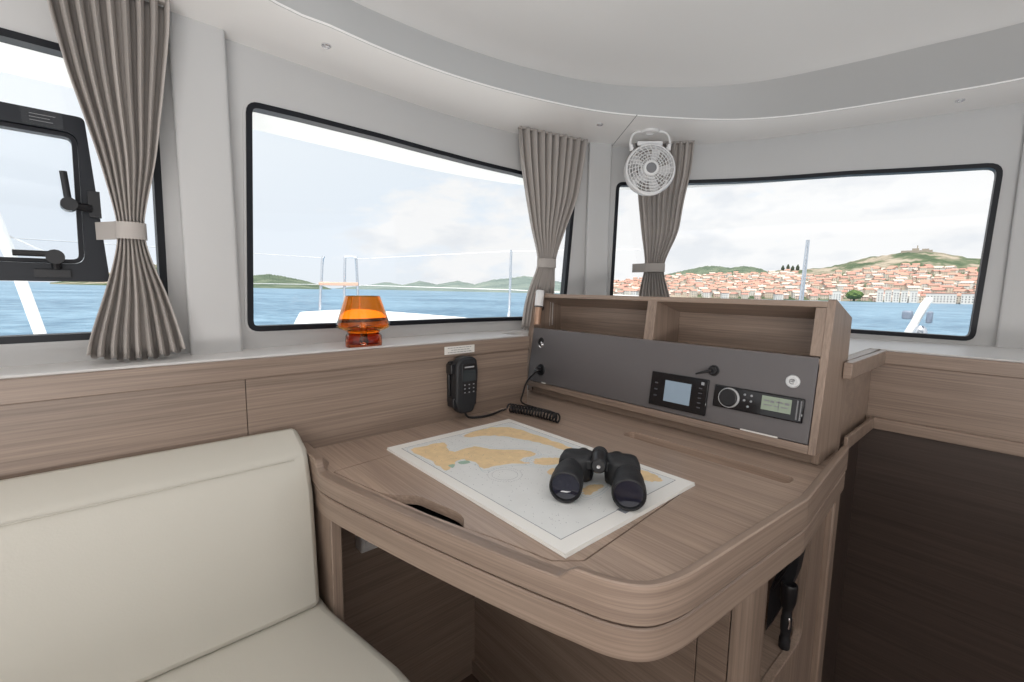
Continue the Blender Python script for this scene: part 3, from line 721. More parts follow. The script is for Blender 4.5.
# ------------------------------------------------------------------ binoculars
t = thing('binoculars', 'black porro prism binoculars lying on the chart, front lenses facing the camera', 'binoculars', (.69,.56,CHART_TOP))
AX = V((.81,.585,0)).normalized(); SD = V((.585,-.81,0)).normalized()
def barrel(c, sgn):
    """c: centre of the front lens; sgn: side the eyepiece lies on (towards the hinge)"""
    T = Matrix(((SD.x,0,AX.x,c.x),(SD.y,0,AX.y,c.y),(0,1,0,c.z),(0,0,0,1))) @ Matrix.Diagonal((.81,.81,.95,1))   # local x sideways, y up, z along the barrel
    mb = MB(); mb.lathe([(.031,.010),(.0325,.002),(.0345,0),(.0372,.002),(.0378,.008),(.0378,.030),(.0362,.034),(.0358,.060),(.0335,.075),(.030,.088),(.0292,.105)], 40, 0, T)
    bar = obj('barrel', mb, 'rubber', t)
    mb = MB(); mb.lathe([(.0005,.013),(.012,.0125),(.024,.0105),(.0315,.008)], 36, 0, T); obj('front_lens', mb, 'lens', bar)
    mb = MB(); mb.lathe([(.0325,.0005),(.0345,-.0012),(.0362,-.0005),(.0372,.0025),(.0350,.003),(.0330,.002)], 40, 0, T, True); obj('lens_ring', mb, 'black', bar)
    mb = MB()                                                        # prism housing, offset towards the hinge
    sec = lambda z, w0, w1, h0, h1: [T @ V((x, y, z)) for x, y in rounded([(-w0*sgn if sgn > 0 else -w1, h0),(w1 if sgn > 0 else w0, h0),(w1 if sgn > 0 else w0, h1),(-w0 if sgn > 0 else -w1, h1)], .016, 4)]
    mb.loft([sec(.088,.028,.032,-.026,.027), sec(.094,.029,.048,-.031,.032), sec(.104,.028,.055,-.033,.036), sec(.130,.024,.057,-.032,.037), sec(.142,.018,.054,-.028,.034), sec(.149,.008,.048,-.020,.026)])
    obj('prism_housing', mb, 'rubber', t, ang=50)
    T2 = T @ Matrix.Translation((sgn*.026, .004, 0))
    mb = MB(); mb.lathe([(.0155,.143),(.0155,.156),(.019,.159),(.0195,.178),(.0175,.182),(.013,.180),(.012,.172),(.0005,.171)], 28, 0, T2); obj('eyecup', mb, 'black', t)
cl, cr_ = V((.600,.530,CHART_TOP+.0308)), V((.664,.437,CHART_TOP+.0308))
barrel(cl, 1); barrel(cr_, -1)
mid = (cl+cr_)/2; T = Matrix(((SD.x,0,AX.x,mid.x),(SD.y,0,AX.y,mid.y),(0,1,0,mid.z),(0,0,0,1)))
mb = MB(); T3 = T @ Matrix.Translation((0,.020,0))
mb.lathe([(.0005,.066),(.012,.066),(.015,.069),(.016,.092),(.0165,.096),(.0165,.118),(.012,.121),(.008,.150),(.0005,.152)], 24, 0, T3); obj('hinge_axle', mb, 'black', t)
mb = MB(); mb.lathe([(.012,.122)]+[(.0165 if k % 2 else .0155,.124+.002*k) for k in range(9)]+[(.012,.144)], 26, 0, T3); obj('focus_wheel', mb, 'rubber', t)
mb = MB(); mb.lathe([(.0003,.0644),(.0035,.0646),(.0042,.0665)], 18, 0, T3); obj('hinge_cap', mb, 'chrome', t)
for z0, z1, yo in ((.088,.100,.012),(.134,.142,.014)):
    mb = MB(); mb.loft([[T @ V((x, y+yo, z)) for y, z in ((-.010,z0),(.010,z0),(.010,z1),(-.010,z1))] for x in (-.034,-.012,.012,.034)]); obj('bridge', mb, 'black', t, bevel=.003)

# ------------------------------------------------------------------ amber lamp on the sill
LX, LY, LZ = .513, 1.200, LEDGE_Z
t = thing('glass_lamp', 'orange amber glass table lamp standing on the white sill by the main window', 'lamp', (LX,LY,LZ))
T = Matrix.Translation((LX,LY,LZ))
outer_p = [(.047,.002),(.0485,.006),(.0480,.030),(.045,.036),(.0425,.0405),(.046,.044),(.058,.049),(.067,.053),(.0705,.0575),(.0695,.064),(.062,.088),(.053,.115),(.0475,.132),(.0452,.139)]
inner_p = [(.0437,.138),(.0457,.131),(.051,.115),(.060,.088),(.0670,.064),(.0668,.0585),(.064,.0555),(.056,.0515),(.043,.0475),(.0395,.0405)]
mb = MB(); mb.lathe(outer_p[4:]+inner_p, 48, 0, T, True); obj('shade', mb, 'amber', t, ang=60)
mb = MB(); mb.lathe([(.0005,.0005),(.045,.0005),(.0482,.003),(.0485,.012),(.0475,.031),(.043,.038),(.0392,.0395),(.0395,.034),(.042,.028),(.041,.010),(.0005,.009)], 40, 0, T); obj('base', mb, 'amber_deep', t, ang=60)
mb = MB(); mb.lathe([(.0005,.0095),(.012,.0095),(.013,.012),(.010,.022),(.0085,.036),(.0005,.037)], 20, 0, T); obj('candle_cup', mb, 'black', t)
mb = MB(); mb.lathe([(.0005,.0375),(.0075,.0375),(.008,.040),(.008,.058),(.006,.062),(.0005,.063)], 18, 0, T); obj('bulb', mb, 'plastic', t)

# ------------------------------------------------------------------ curtains
def curtain(label, base, tang, keys, n, tie_z, hook, skew=0.):
    """base: point in plan; tang: run direction; keys: (z, centre, half width, pleat depth)"""
    T = V((tang[0], tang[1], 0)).normalized(); N = V((T.y, -T.x, 0)); B = V((base[0], base[1], 0))
    zt, zb = keys[0][0], keys[-1][0]
    t = thing('curtain', label, 'curtain', (base[0], base[1], zb), 'gathered taupe curtains')
    def at(z):
        for k0, k1 in zip(keys, keys[1:]):
            if k1[0] <= z <= k0[0]:
                f = (k0[0]-z)/(k0[0]-k1[0]); return [k0[i]+(k1[i]-k0[i])*f for i in range(4)]
        return list(keys[-1])
    def smoothed(z):
        acc = [0]*4
        for d in (-.03,-.015,0,.015,.03):
            a = at(max(zb, min(zt, z+d))); acc = [x+y/5 for x, y in zip(acc, a)]
        return acc
    mb = MB(); rows = []; RZ = 70; CT = n*12
    rnd = random.Random(len(label)); ph = [rnd.uniform(-.25,.25) for _ in range(n+2)]; am = [rnd.uniform(.75,1.2) for _ in range(n+2)]
    for i in range(RZ+1):
        z = zt+(zb-zt)*i/RZ; _, c, w, a = smoothed(z); row = []
        for j in range(CT+1):
            u = j/CT; k = u*n; i0 = int(min(k, n-1)); f = k-i0
            x = f+.12*math.sin(2*PI*f)                              # rounder fronts, tighter backs
            wv = math.cos(2*PI*x)*am[i0]
            lat = c+w*(2*u-1)+w/n*.55*math.sin(4*PI*f)*(.4)+w*.12/n*ph[i0]*math.sin(PI*f)
            sag = .010*math.sin(PI*u)*(1-min(1, abs(z-tie_z)/.25))
            hem = (.010*math.cos(2*PI*f)-.022*math.sin(PI*u)) if i == RZ else 0
            row.append(B+T*lat+N*(a*wv+sag)+V((0,0,z+hem*.6)))
        rows.append(row)
    mb.loft(rows, False, False)
    o = obj('drape', mb, 'taupe', t, ang=80)
    s = o.modifiers.new('cloth thickness', 'SOLIDIFY'); s.thickness = .0016; s.offset = 0
    _, c, w, a = smoothed(tie_z)
    mb = MB(); rings = []
    for k in range(28):
        ang = 2*PI*k/28; p = B+T*(c+(w+.003)*math.cos(ang))+N*((a+.013)*math.sin(ang)+.004)
        m2 = V((0,0,1)); o2 = (T*math.cos(ang)+N*math.sin(ang))*.0015
        z0, z1 = tie_z-.017+skew*math.cos(ang), tie_z+.017+skew*math.cos(ang)
        rings.append([p+V((0,0,z0)), p+o2+V((0,0,z0)), p+o2+V((0,0,z1)), p+V((0,0,z1))])
    mb.loft(rings, True, False, True); obj('tieback', mb, 'tie', t, ang=50)
    h0, h1 = B+T*(c+w*hook[2])+N*.0, V((hook[0], hook[1], 0))
    z1 = tie_z+skew*hook[2]
    dd = (h1-h0).normalized(); pn = V((-dd.y, dd.x, 0))*.001
    mb = MB(); mb.add([p+V((0,0,zz)) for zz in (z1-.018, z1+.018) for p in (h0-pn, h1-pn, h1+pn, h0+pn)], [(0,1,2,3),(7,6,5,4),(0,4,5,1),(1,5,6,2),(2,6,7,3),(3,7,4,0)])
    obj('strap', mb, 'tie', t)
    mb = MB(); zr = zt+.002                                         # heading tape and track
    mb.add([B+T*(keys[0][1]+x)+N*y+V((0,0,z)) for z in (zt-.004, SOFFIT_Z-.0008) for x, y in ((-keys[0][2],-.007),(keys[0][2],-.007),(keys[0][2],.007),(-keys[0][2],.007))], [(0,1,2,3),(7,6,5,4),(0,4,5,1),(1,5,6,2),(2,6,7,3),(3,7,4,0)])
    obj('track', mb, 'tie', t)
    return t
curtain('taupe curtain tied back beside the opening hatch of the side window, largest of the curtains', (.006,1.245), (1,0),
        [(1.727,.030,.094,.024),(1.66,.030,.089,.025),(1.55,.031,.073,.021),(1.40,.037,.045,.014),(1.30,.034,.025,.009),(1.255,.033,.0185,.007),(1.20,.033,.028,.010),(1.12,.034,.052,.016),(1.05,.030,.071,.021),(1.000,.029,.082,.025)], 8, 1.255, (-.015,1.300,-1), .0)
curtain('taupe curtain tied back at the right end of the main window by the white pillar', (1.152,1.287), (.33,-.075),
        [(1.727,.146,.148,.018),(1.62,.143,.134,.019),(1.50,.144,.112,.016),(1.38,.132,.074,.012),(1.28,.129,.040,.009),(1.235,.128,.033,.008),(1.18,.115,.048,.010),(1.10,.098,.060,.011),(1.00,.090,.066,.012)], 9, 1.245, (1.352,1.300,1))
P3 = on_wall(2.615,0,-.05); Q3 = on_wall(2.90,0,-.05)
curtain('taupe curtain tied back behind the white fan at the left end of the front window', (P3.x,P3.y), ((Q3-P3).x,(Q3-P3).y),
        [(1.727,.104,.113,.014),(1.62,.106,.105,.014),(1.50,.102,.087,.013),(1.38,.104,.072,.010),(1.28,.092,.042,.008),(1.235,.088,.034,.007),(1.19,.088,.046,.008),(1.10,.096,.066,.011),(1.00,.098,.078,.013)], 9, 1.238, (on_wall(2.63,0,-.003).x,on_wall(2.63,0,-.003).y,-1))

# ------------------------------------------------------------------ fan under the soffit
t = thing('fan', 'small round white caged fan hanging from the soffit by the pillar', 'fan', (1.548,.985,SOFFIT_Z))
FC = V((1.522,.979,1.586)); fd = V((-.66,-.66,.02)).normalized()
fx = V((0,0,1)).cross(fd).normalized(); fy = fd.cross(fx)
T = Matrix(((fx.x,fy.x,fd.x,FC.x),(fx.y,fy.y,fd.y,FC.y),(fx.z,fy.z,fd.z,FC.z),(0,0,0,1)))
mb = MB(); mb.lathe([(.0815,-.020),(.085,-.022),(.091,-.010),(.092,.010),(.088,.020),(.083,.022),(.0815,.018),(.085,.008),(.085,-.010)], 56, 0, T, True)
obj('housing_ring', mb, 'plastic', t)
mb = MB()
for r, zz in ((.076,.0235),(.066,.0265),(.056,.029),(.046,.031),(.036,.0325)):
    mb.tube([T @ V((r*math.cos(a), r*math.sin(a), zz)) for a in [2*PI*k/48 for k in range(48)]], .0016, 6, closed=True)
for k in range(28):
    a = 2*PI*k/28+.05; mb.tube([T @ V((r*math.cos(a+sw), r*math.sin(a+sw), zz)) for r, zz, sw in ((.026,.032,0),(.046,.0312,.07),(.066,.0268,.16),(.084,.021,.24))], .0013, 6)
obj('front_grille', mb, 'plastic', t)
mb = MB(); mb.lathe([(.0005,.036),(.016,.036),(.0185,.034),(.0185,.028),(.0005,.028)], 32, 0, T); obj('grille_badge', mb, 'hub', t)
mb = MB(); mb.lathe([(.0186,.035),(.025,.0345),(.028,.031),(.028,.028),(.0186,.028)], 32, 0, T, True); obj('grille_collar', mb, 'plastic', t)
mb = MB()
for k in range(12):
    a = 2*PI*k/12; mb.tube([T @ V((r*math.cos(a), r*math.sin(a), zz)) for r, zz in ((.03,-.046),(.06,-.040),(.083,-.021))], .0014, 6)
for r, zz in ((.045,-.043),(.068,-.034)): mb.tube([T @ V((r*math.cos(a), r*math.sin(a), zz)) for a in [2*PI*k/40 for k in range(40)]], .0014, 6, closed=True)
obj('rear_grille', mb, 'plastic', t)
mb = MB(); mb.lathe([(.0005,-.06),(.024,-.06),(.030,-.052),(.030,-.022),(.022,-.014),(.0005,-.012)], 28, 0, T); obj('motor', mb, 'plastic', t)
for k in range(5):
    mb = MB(); rings = []
    for r, w, tw in ((.016,.009,.9),(.035,.014,.8),(.055,.018,.7),(.070,.018,.6),(.078,.012,.55)):
        a0 = 2*PI*k/5; rings.append([T @ V((r*math.cos(a0)-math.sin(a0)*s*w*math.cos(tw), r*math.sin(a0)+math.cos(a0)*s*w*math.cos(tw), s*w*math.sin(tw)+o)) for s, o in ((-1,-.0008),(0,.0012),(1,-.0008),(1,.0006),(0,.0028),(-1,.0006))])
    mb.loft(rings); obj('blade', mb, 'plastic', t)
mb = MB(); mb.lathe([(.0005,.014),(.014,.013),(.018,.006),(.018,-.012),(.0005,-.012)], 24, 0, T); obj('blade_hub', mb, 'plastic', t)
# U-shaped hanger: pivots at the housing, rises to the foot on the soffit
mb = MB(); hw = .068
loc = [(-.060,.078,0),(-.072,.088,-.002),(-hw,.120,-.008),(-hw+.012,.136,-.012),(-.035,.142,-.014),(.035,.142,-.014),(hw-.012,.136,-.012),(hw,.120,-.008),(.072,.088,-.002),(.060,.078,0)]
mb.tube([T @ V(p) for p in spline(loc, 4)], .0042, 10)
obj('hanger', mb, 'plastic', t)
mb = MB(); mb.box(-.046,.046,.090,.106,-.010,-.004,0,T); mb.box(-.074,-.062,.070,.092,-.006,.006,0,T); mb.box(.062,.074,.070,.092,-.006,.006,0,T); obj('clamp', mb, 'plastic', t, bevel=.003)
foot = T @ V((0,.142,-.014))
mb = MB(); mb.lathe([(.0005,foot.z-.004),(.012,foot.z-.004),(.014,SOFFIT_Z-.010),(.030,SOFFIT_Z-.008),(.034,SOFFIT_Z-.0005),(.0005,SOFFIT_Z-.0005)], 28, 0, Matrix.Translation((foot.x,foot.y,0))); obj('ceiling_foot', mb, 'plastic', t)
mb = MB(); mb.tube([T @ V(((.078+.014*math.sin(PI*k/14))*math.cos(a)*.9, (.078+.014*math.sin(PI*k/14))*math.sin(a), .018)) for k, a in [(k, PI*1.17+PI*.66*k/14) for k in range(15)]], .004, 8); obj('carry_handle', mb, 'plastic', t)

# ------------------------------------------------------------------ settee
t = tag(obj('seat_cushion', MB().prism([(-.9,.42),(.372,.42),(.350,.70),(.309,.93),(.302,1.12),(-.9,1.12)], .345, .47), 'leather', bevel=.022, seg=4), 'cream leather seat cushion of the settee below the back cushion', 'seat cushion')
mb = MB()
sec = lambda x, k: [V((x-(.014*max(0, 1-(z-.47)/.28) if x > .25 else 0), y, z)) for y, z in ((.932+k,.4705),(.990+k*.6,.70),(1.026+k*.3,.772),(1.040,.788),(1.118,.822-k*.3),(1.122,.80-k*.3),(1.122,.4705))]
mb.loft([sec(-.9,0), sec(-.4,0), sec(.0,-.002), sec(.20,0), sec(.294,.002), sec(.3085,.010)])
bc = tag(obj('back_cushion', mb, 'leather', bevel=.014, seg=3, ang=50), 'cream leather back cushion leaning against the oak panelling', 'back cushion')
mb = MB(); mb.tube([V((-.9,1.0225,.7725)), V((.0,1.0205,.7725)), V((.20,1.0225,.7725)), V((.275,1.024,.772))], .0012, 6); obj('seam', mb, 'leather', bc)
mb = MB(); mb.box(-.9,.31,.46,1.125,FLOOR_Z,.344); tag(obj('settee_base', mb, 'oak_x_dim', bevel=.004), 'oak settee plinth under the cream seat cushion', 'settee base')

# ------------------------------------------------------------------ outdoors: boat fittings
def eaves():
    mb = MB(); a, b = .1, ARC[-1]-.02; rings = []
    for k in range(61):
        s = a+(b-a)*k/60; w = .135 if s < 2.3 else .135-.06*sm(s, 2.3, 2.8)
        rings.append([on_wall(s,1.62,.052), on_wall(s,1.585,w+.03), on_wall(s,1.60,w+.06), on_wall(s,1.76,.10), on_wall(s,1.76,.052)])
    mb.loft(rings); return struct(obj('trim_7', mb, 'deckwhite', ang=50))
eaves()
mb = MB()
DK = [(-1.6,1.46),(-.5,1.36),(.43,1.415),(.95,1.445),(1.25,1.42),(1.53,1.32),(1.75,1.16),(2.02,.75),(2.15,.30),(2.22,0),(2.26,-.8),(2.6,-.8),(2.85,.3),(2.95,1.6),(2.72,2.9),(2.62,3.9),(2.5,4.85),(2.25,5.75),(1.55,5.35),(1.10,3.95),(.72,2.75),(.1,3.2),(-1.0,3.6)]
flat_slab(mb, [DK], .70, .85); struct(obj('foredeck', mb, 'deckwhite', bevel=.03, seg=3))
t = thing('pulpit_seat', 'stainless bow pulpit rail with a wooden seat plank on the foredeck', 'pulpit', (2.05,5.6,.85))
for P in ([(1.866,5.62,.85),(1.90,5.62,1.25),(1.917,5.62,1.44),(1.93,5.61,1.49)], [(2.13,5.545,.85),(2.15,5.545,1.30),(2.16,5.545,1.50)], [(2.29,5.50,.85),(2.285,5.50,1.30),(2.277,5.50,1.50)]):
    mb = MB(); mb.tube(spline(P, 4), .016, 10); obj('post', mb, 'steel', t)
mb = MB(); mb.tube([(2.15,5.548,1.495),(2.22,5.52,1.50),(2.285,5.497,1.495)], .018, 10); obj('top_rail', mb, 'steel', t)
mb = MB(); mb.add([V(p)+V((0,0,z)) for z in (-.02,.02) for p in ((1.87,5.64,1.165),(2.295,5.49,1.165),(2.25,5.38,1.165),(1.83,5.52,1.165))], [(3,2,1,0),(4,5,6,7),(0,1,5,4),(1,2,6,5),(2,3,7,6),(3,0,4,7)]); obj('seat_plank', mb, 'plank', t, bevel=.008)
t = thing('stanchion', 'thin steel stanchion on the foredeck beyond the main window, left of its curtain', 'stanchion', (2.64,3.05,.85))
mb = MB(); mb.tube([(2.64,3.05,.85),(2.648,3.04,1.475)], .011, 10); obj('tube', mb, 'steel', t)
mb = MB(); mb.lathe([(.0005,.852),(.03,.852),(.028,.862),(.016,.87),(.016,.93),(.0005,.93)], 20, 0, Matrix.Translation((2.64,3.05,0))); obj('socket', mb, 'steel', t)
for z0, z1, lab in ((1.47,1.465,'upper guard wire strung between the pulpit and the foredeck stanchion'),(1.155,1.13,'lower guard wire strung between the pulpit and the foredeck stanchion')):
    mb = MB(); mb.tube([(-1.5,4.9,z0),(1.90,5.62,z0)], .004, 6); mb.tube([(2.285,5.5,z0),(2.648,3.04,z1),(2.9,1.9,z1-.03)], .004, 6)
    tag(obj('guard_wire', mb, 'wire'), lab, 'guard wire')
t = thing('forestay_pole', 'slim steel pole standing on deck outside the front window, before the town', 'pole', (3.06,.90,.85))
mb = MB(); mb.tube([(3.04,.915,.60),(3.068,.905,1.10),(3.072,.898,1.448)], [.0125,.0125,.010], 12); obj('tube', mb, 'steel', t)
mb = MB(); mb.lathe([(.0005,.602),(.05,.602),(.045,.62),(.02,.63),(.02,.70),(.0005,.70)], 20, 0, Matrix.Translation((3.04,.915,0))); obj('socket', mb, 'steel', t)
t = thing('deck_crane', 'white inclined tube with two blue-grey clamps outside the front window', 'davit', (2.96,.42,.6))
mb = MB(); mb.tube([(2.96,.475,.62),(2.974,.398,.94),(2.980,.345,1.095),(2.981,.335,1.118),(2.981,.325,1.128)], [.017,.017,.018,.016,.006], 16); obj('tube', mb, 'deckwhite', t)
mb = MB(); mb.box(2.95,2.99,.385,.425,1.02,1.062); obj('clamp', mb, 'blue', t, bevel=.008)
mb = MB(); mb.box(2.95,2.99,.312,.334,1.005,1.062); obj('clamp', mb, 'blue', t, bevel=.006)
mb = MB(); mb.lathe([(.0005,0),(.028,0),(.030,.012),(.022,.035),(.012,.045),(.0005,.046)], 20, 0, Matrix.Translation((2.975,.352,.945))); obj('winch', mb, 'steel', t)
mb = MB(); mb.box(2.72,3.12,.1,1.1,.56,.605); struct(obj('bow_step', mb, 'deckwhite', bevel=.01))
t = thing('davit_post', 'white inclined davit post outside the side window behind the hatch', 'davit', (-.2,2.39,.85))
mb = MB(); mb.tube([(-.185,2.392,.84),(-.24,2.388,1.15),(-.30,2.383,1.45)], .017, 14); obj('tube', mb, 'deckwhite', t)
mb = MB(); mb.tube([(-.276,2.384,1.317),(.35,2.43,.95)], .0035, 6); obj('stay_line', mb, 'wire', t)

mb = MB(); mb.box(-7,3.5,-7,-2.6,-.24,-.19); mb.box(-7,-1.75,-2.6,2.6,-.24,-.19); struct(obj('bounce_deck', mb, 'teak'))  # unseen deck, added to bounce sunlight up into the cabin
# ------------------------------------------------------------------ outdoors: sea, hills, town
SN = V((.013,.002,1)).normalized(); SX = (V((1,0,0))-SN*SN.x).normalized(); SY = SN.cross(SX)
EYE_SEA = 2.5
def far(az, el, D):
    a = math.radians(az); return EYE+(SX*math.cos(a)+SY*math.sin(a)+SN*math.tan(math.radians(el)))*D
mb = MB(); o = EYE-SN*EYE_SEA; rings = []
for r in (1.5,12,60,300,1200,4000,12000): rings.append([o+SX*(r*math.cos(2*PI*k/72))+SY*(r*math.sin(2*PI*k/72)) for k in range(72)])
mb.loft(rings, True, False); mb.add(rings[0], [tuple(range(72))]); struct(obj('sea', mb, 'sea'))

TOWN_SKY = [(39.74,.85),(37.93,1.13),(34.98,1.67),(32.66,1.94),(30.63,2.32),(28.32,2.5),(25.85,2.6),(23.36,2.7),(20.38,2.71),(18.51,3.02),(16.96,3.01),(14.28,3.3),(12.58,3.77),(11.34,4.08),(10.28,4.34),(9.24,4.44),(8.46,4.6),(6.91,4.59),(5.74,4.31),(4.29,3.91),(3.17,3.78),(1.6,3.39),(-.13,2.77),(-1.76,1.95),(-3.5,.6)]
TOWN_BACK = [(36,.3),(33.22,1.57),(30.63,2.40),(28.33,2.95),(25.88,3.48),(24.52,3.42),(23.38,3.25),(21.99,3.47),(20.41,3.15),(19.03,2.48),(17.57,1.54),(16,.4)]
ISLAND = [(81.6,-.1),(80.85,.2),(79.91,.66),(78.6,1.13),(76.78,1.41),(75.21,1.19),(72.98,.76),(71.41,.3),(70.3,-.1)]
FARHILLS = [(69.91,-.02),(67.14,.35),(65.78,.56),(64.16,.9),(62.17,.59),(60.15,1.13),(58.09,.75),(55.52,1.25),(53.42,.87),(51.31,1.47),(49.07,1.77),(47.08,2.06),(44.71,1.74),(42.84,1.41),(40.35,.72),(37.5,.0)]
LEFTH = [(94,-.06),(91.72,.35),(90.12,.96),(88.51,1.51),(86.99,1.97),(85.43,1.86),(82.97,1.0),(81.0,-.1)]
def skyline(S, az):
    for (a0, e0), (a1, e1) in zip(S, S[1:]):
        if a1 <= az <= a0: return e0+(e1-e0)*(az-a0)/(a1-a0)
    return S[0][1] if az > S[0][0] else S[-1][1]
def hill(name, S, D0, D1, mat, rough=.05, rows=12, cols=140):
    rnd = random.Random(name); mb = MB(); R = []; sea0 = -math.degrees(math.atan(EYE_SEA*1.3/D0))
    az0, az1 = S[0][0], S[-1][0]; jit = [rnd.uniform(-1,1) for _ in range(cols+1)]
    for i in range(rows+4):
        f = i/rows; row = []
        for j in range(cols+1):
            az = az0+(az1-az0)*j/cols; top = max(sea0, skyline(S, az)); D = D0+(D1-D0)*f
            if f <= 1: el = sea0+(top-sea0)*(f**.85)+(rough*jit[j]*top*.4+rough*rnd.uniform(-1,1)*top)*(f if f < 1 else .6)
            else: el = top*(1-(f-1)*1.5)
            row.append(far(az, el, D))
        R.append(row)
    mb.loft(R, False, False); return struct(obj(name, mb, mat, ang=180))
hill('hill_town', TOWN_SKY, 790, 1400, 'hill_town', .03)
hill('hill_wooded', TOWN_BACK, 1500, 2400, 'hill_green', .02)
hill('hill_island', ISLAND, 900, 1200, 'hill_green', .06)
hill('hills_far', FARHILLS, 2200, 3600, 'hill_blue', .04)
hill('hill_near_shore', LEFTH, 700, 1000, 'hill_town', .05)

def house_mesh(k):
    w, d, h, r = [(9,8,7,2.6),(11,9,9,3.0),(8,7,6,2.4),(12,9,10,3.0),(10,8,11,2.6),(14,10,9,3.2)][k]
    mb = MB(); mb.box(-w/2,w/2,-d/2,d/2,-4,h,0)
    e = .5; mb.add([(-w/2-e,-d/2-e,h),(w/2+e,-d/2-e,h),(w/2+e,d/2+e,h),(-w/2-e,d/2+e,h),(-w/2-e,0,h+r),(w/2+e,0,h+r)], [(0,1,5,4),(2,3,4,5),(0,4,3),(1,2,5),(3,2,1,0)], 1)
    for fl in range(int(h//3)):
        for q in range(int(w//3)):
            x = -w/2+1.6+3*q; mb.box(x-.5,x+.5,-d/2-.06,-d/2+.02,1+3*fl,2.5+3*fl,2)
    me = bpy.data.meshes.new('house'); me.from_pydata([tuple(v) for v in mb.v], [], mb.f)
    for m in (HW[k % 4], HR[k % 3], M['hwin']): me.materials.append(m)
    for p, mi in zip(me.polygons, mb.m): p.material_index = mi
    return me
HM = [house_mesh(k) for k in range(6)]
rnd = random.Random(21)
def house_spot():
    az = rnd.uniform(-2.2, 38.5); top = skyline(TOWN_SKY, az)
    cap = .84 if az > 17 else .62
    v = rnd.random()**1.15*cap
    D = 800+(1400-790)*v; sea0 = -math.degrees(math.atan(EYE_SEA*1.3/790))
    el = sea0+(top-sea0)*(v**.85); return az, el, D
spots = []
HWID = (9,11,8,12,10,14)
for _ in range(12000):
    sp = house_spot()
    if any((far(*sp)-far(a, 1.9, 1105)).length < 16 for a in (10.3,9.9,7.6)): continue
    k = rnd.choice((0,1,2,3,4,0,1,2,5)); p = far(*sp)
    if all((p-q).length > .68*(HWID[k]+HWID[k2])+1.6 for q, k2, _s in spots): spots.append((p, k, sp))
    if len(spots) >= 1000: break
spots = [(*sp, k) for p, k, sp in sorted(spots, key=lambda e: e[2][2])]
tall = [(az, -.08, 797) for az in (13.2,9.9,9.2,8.6,8.0,7.4,6.7)]
FIRST = spots[:0]
near, rest = spots[:295], spots[295:]
for az, el, D, k in near:
    o = bpy.data.objects.new('house', HM[k]); COL.objects.link(o)
    o.location = far(az, el, D); o.rotation_euler = (0,0,math.radians(az-90+rnd.uniform(-35,35)+180*0))
    tag(o, 'small pale house with a red tiled roof on the waterfront slope of the town', 'house', 'houses of the harbour town')
mb = MB(); faces = []
for az, el, D, k in rest:
    me = HM[k]; R4 = Matrix.Translation(far(az, el, D)) @ Matrix.Rotation(math.radians(az-90+rnd.uniform(-35,35)), 4, 'Z')
    off = len(mb.v); mb.v += [R4 @ v.co for v in me.vertices]
    for p in me.polygons: mb.f.append([i+off for i in p.vertices]); mb.m.append({0:k % 4, 1:4+k % 3, 2:7}[p.material_index])
o = obj('hillside_rooftops', mb, HW+HR+[M['hwin']], smooth=False)
tag(o, 'further small red-roofed houses packed up the hillside behind the waterfront', 'houses', None, 'stuff')

def tree(label, az, el, D, h, w, mat, slim=False):
    base = far(az, el, D); t = thing('tree', label, 'tree', base); rn = random.Random(int(az*100))
    mb = MB(); mb.tube([base, base+V((0,0,h*.3))], w*.07, 8); obj('trunk', mb, 'cypress', t)
    bm = bmesh.new(); bmesh.ops.create_icosphere(bm, subdivisions=3, radius=1)
    mb = MB(); vs = []
    for v in bm.verts:
        k = 1+rn.uniform(-.16,.16); p = v.co*k; tp = 1-(.55*max(0, p.z) if slim else .15*max(0, p.z))
        vs.append(base+V((p.x*w/2*tp, p.y*w/2*tp, h*.58+p.z*h*.44)))
    bm.verts.index_update(); mb.add(vs, [[v.index for v in f.verts] for f in bm.faces]); bm.free()
    obj('crown', mb, mat, t)
tree('rounded green tree on the waterfront in front of the white town buildings', 11.95, -.12, 782, 14.5, 19, 'leaf')
for k, (az, h) in enumerate(((18.35,17),(17.88,20),(17.45,16),(17.0,19))):
    tree(('first','second','third','fourth')[k]+' dark cypress from the left in the row on the low town hill', az, 2.78, 1390, h, 8, 'cypress', True)
for k, az in enumerate((10.3,9.9,7.6)):
    tree('dark bushy tree among the houses below the fortress, '+('leftmost of three','middle of three','rightmost of three')[k], az, 1.9, 1105, 13, 7, 'cypress')
for k, (az, w) in enumerate(((13.4,10),(9.95,7),(9.35,7),(8.75,7),(8.15,7),(7.5,8),(5.6,28),(3.4,24))):
    base = far(az, -.15, 786); hh = (13,16,15,16,15,15,12,12)[k]
    t = thing('waterfront_building', 'white waterfront building, number %s from the left along the quay' % ('one two three four five six seven eight'.split()[k]), 'building', base)
    T = Matrix.Translation(base) @ Matrix.Rotation(math.radians(az-90), 4, 'Z')
    T = T @ Matrix.Rotation(PI, 4, 'Z')
    mb = MB(); mb.box(-w/2,w/2,-5,5,-3,hh,0,T); obj('walls', mb, HW[1], t)
    mb = MB()
    for fl in range(int(hh//3)-1):
        for q in range(int(w//3)): x = -w/2+1.7+3*q; mb.box(x-.55,x+.55,4.95,5.06,1.5+3*fl,3.0+3*fl,0,T); mb.box(x-.55,x+.55,-5.06,-4.95,1.5+3*fl,3.0+3*fl,0,T)
    obj('windows', mb, 'hwin', t)
    mb = MB(); mb.box(-w/2-.4,w/2+.4,-5.4,5.4,hh,hh+1.1,0,T); obj('roof', mb, HW[0] if k < 6 else HR[1], t)
b = far(7.6, 4.52, 1395); t = thing('fortress', 'pale stone fortress on the summit of the hill above the town', 'fortress', b)
T = Matrix.Translation(b) @ Matrix.Rotation(math.radians(7.6-90), 4, 'Z')
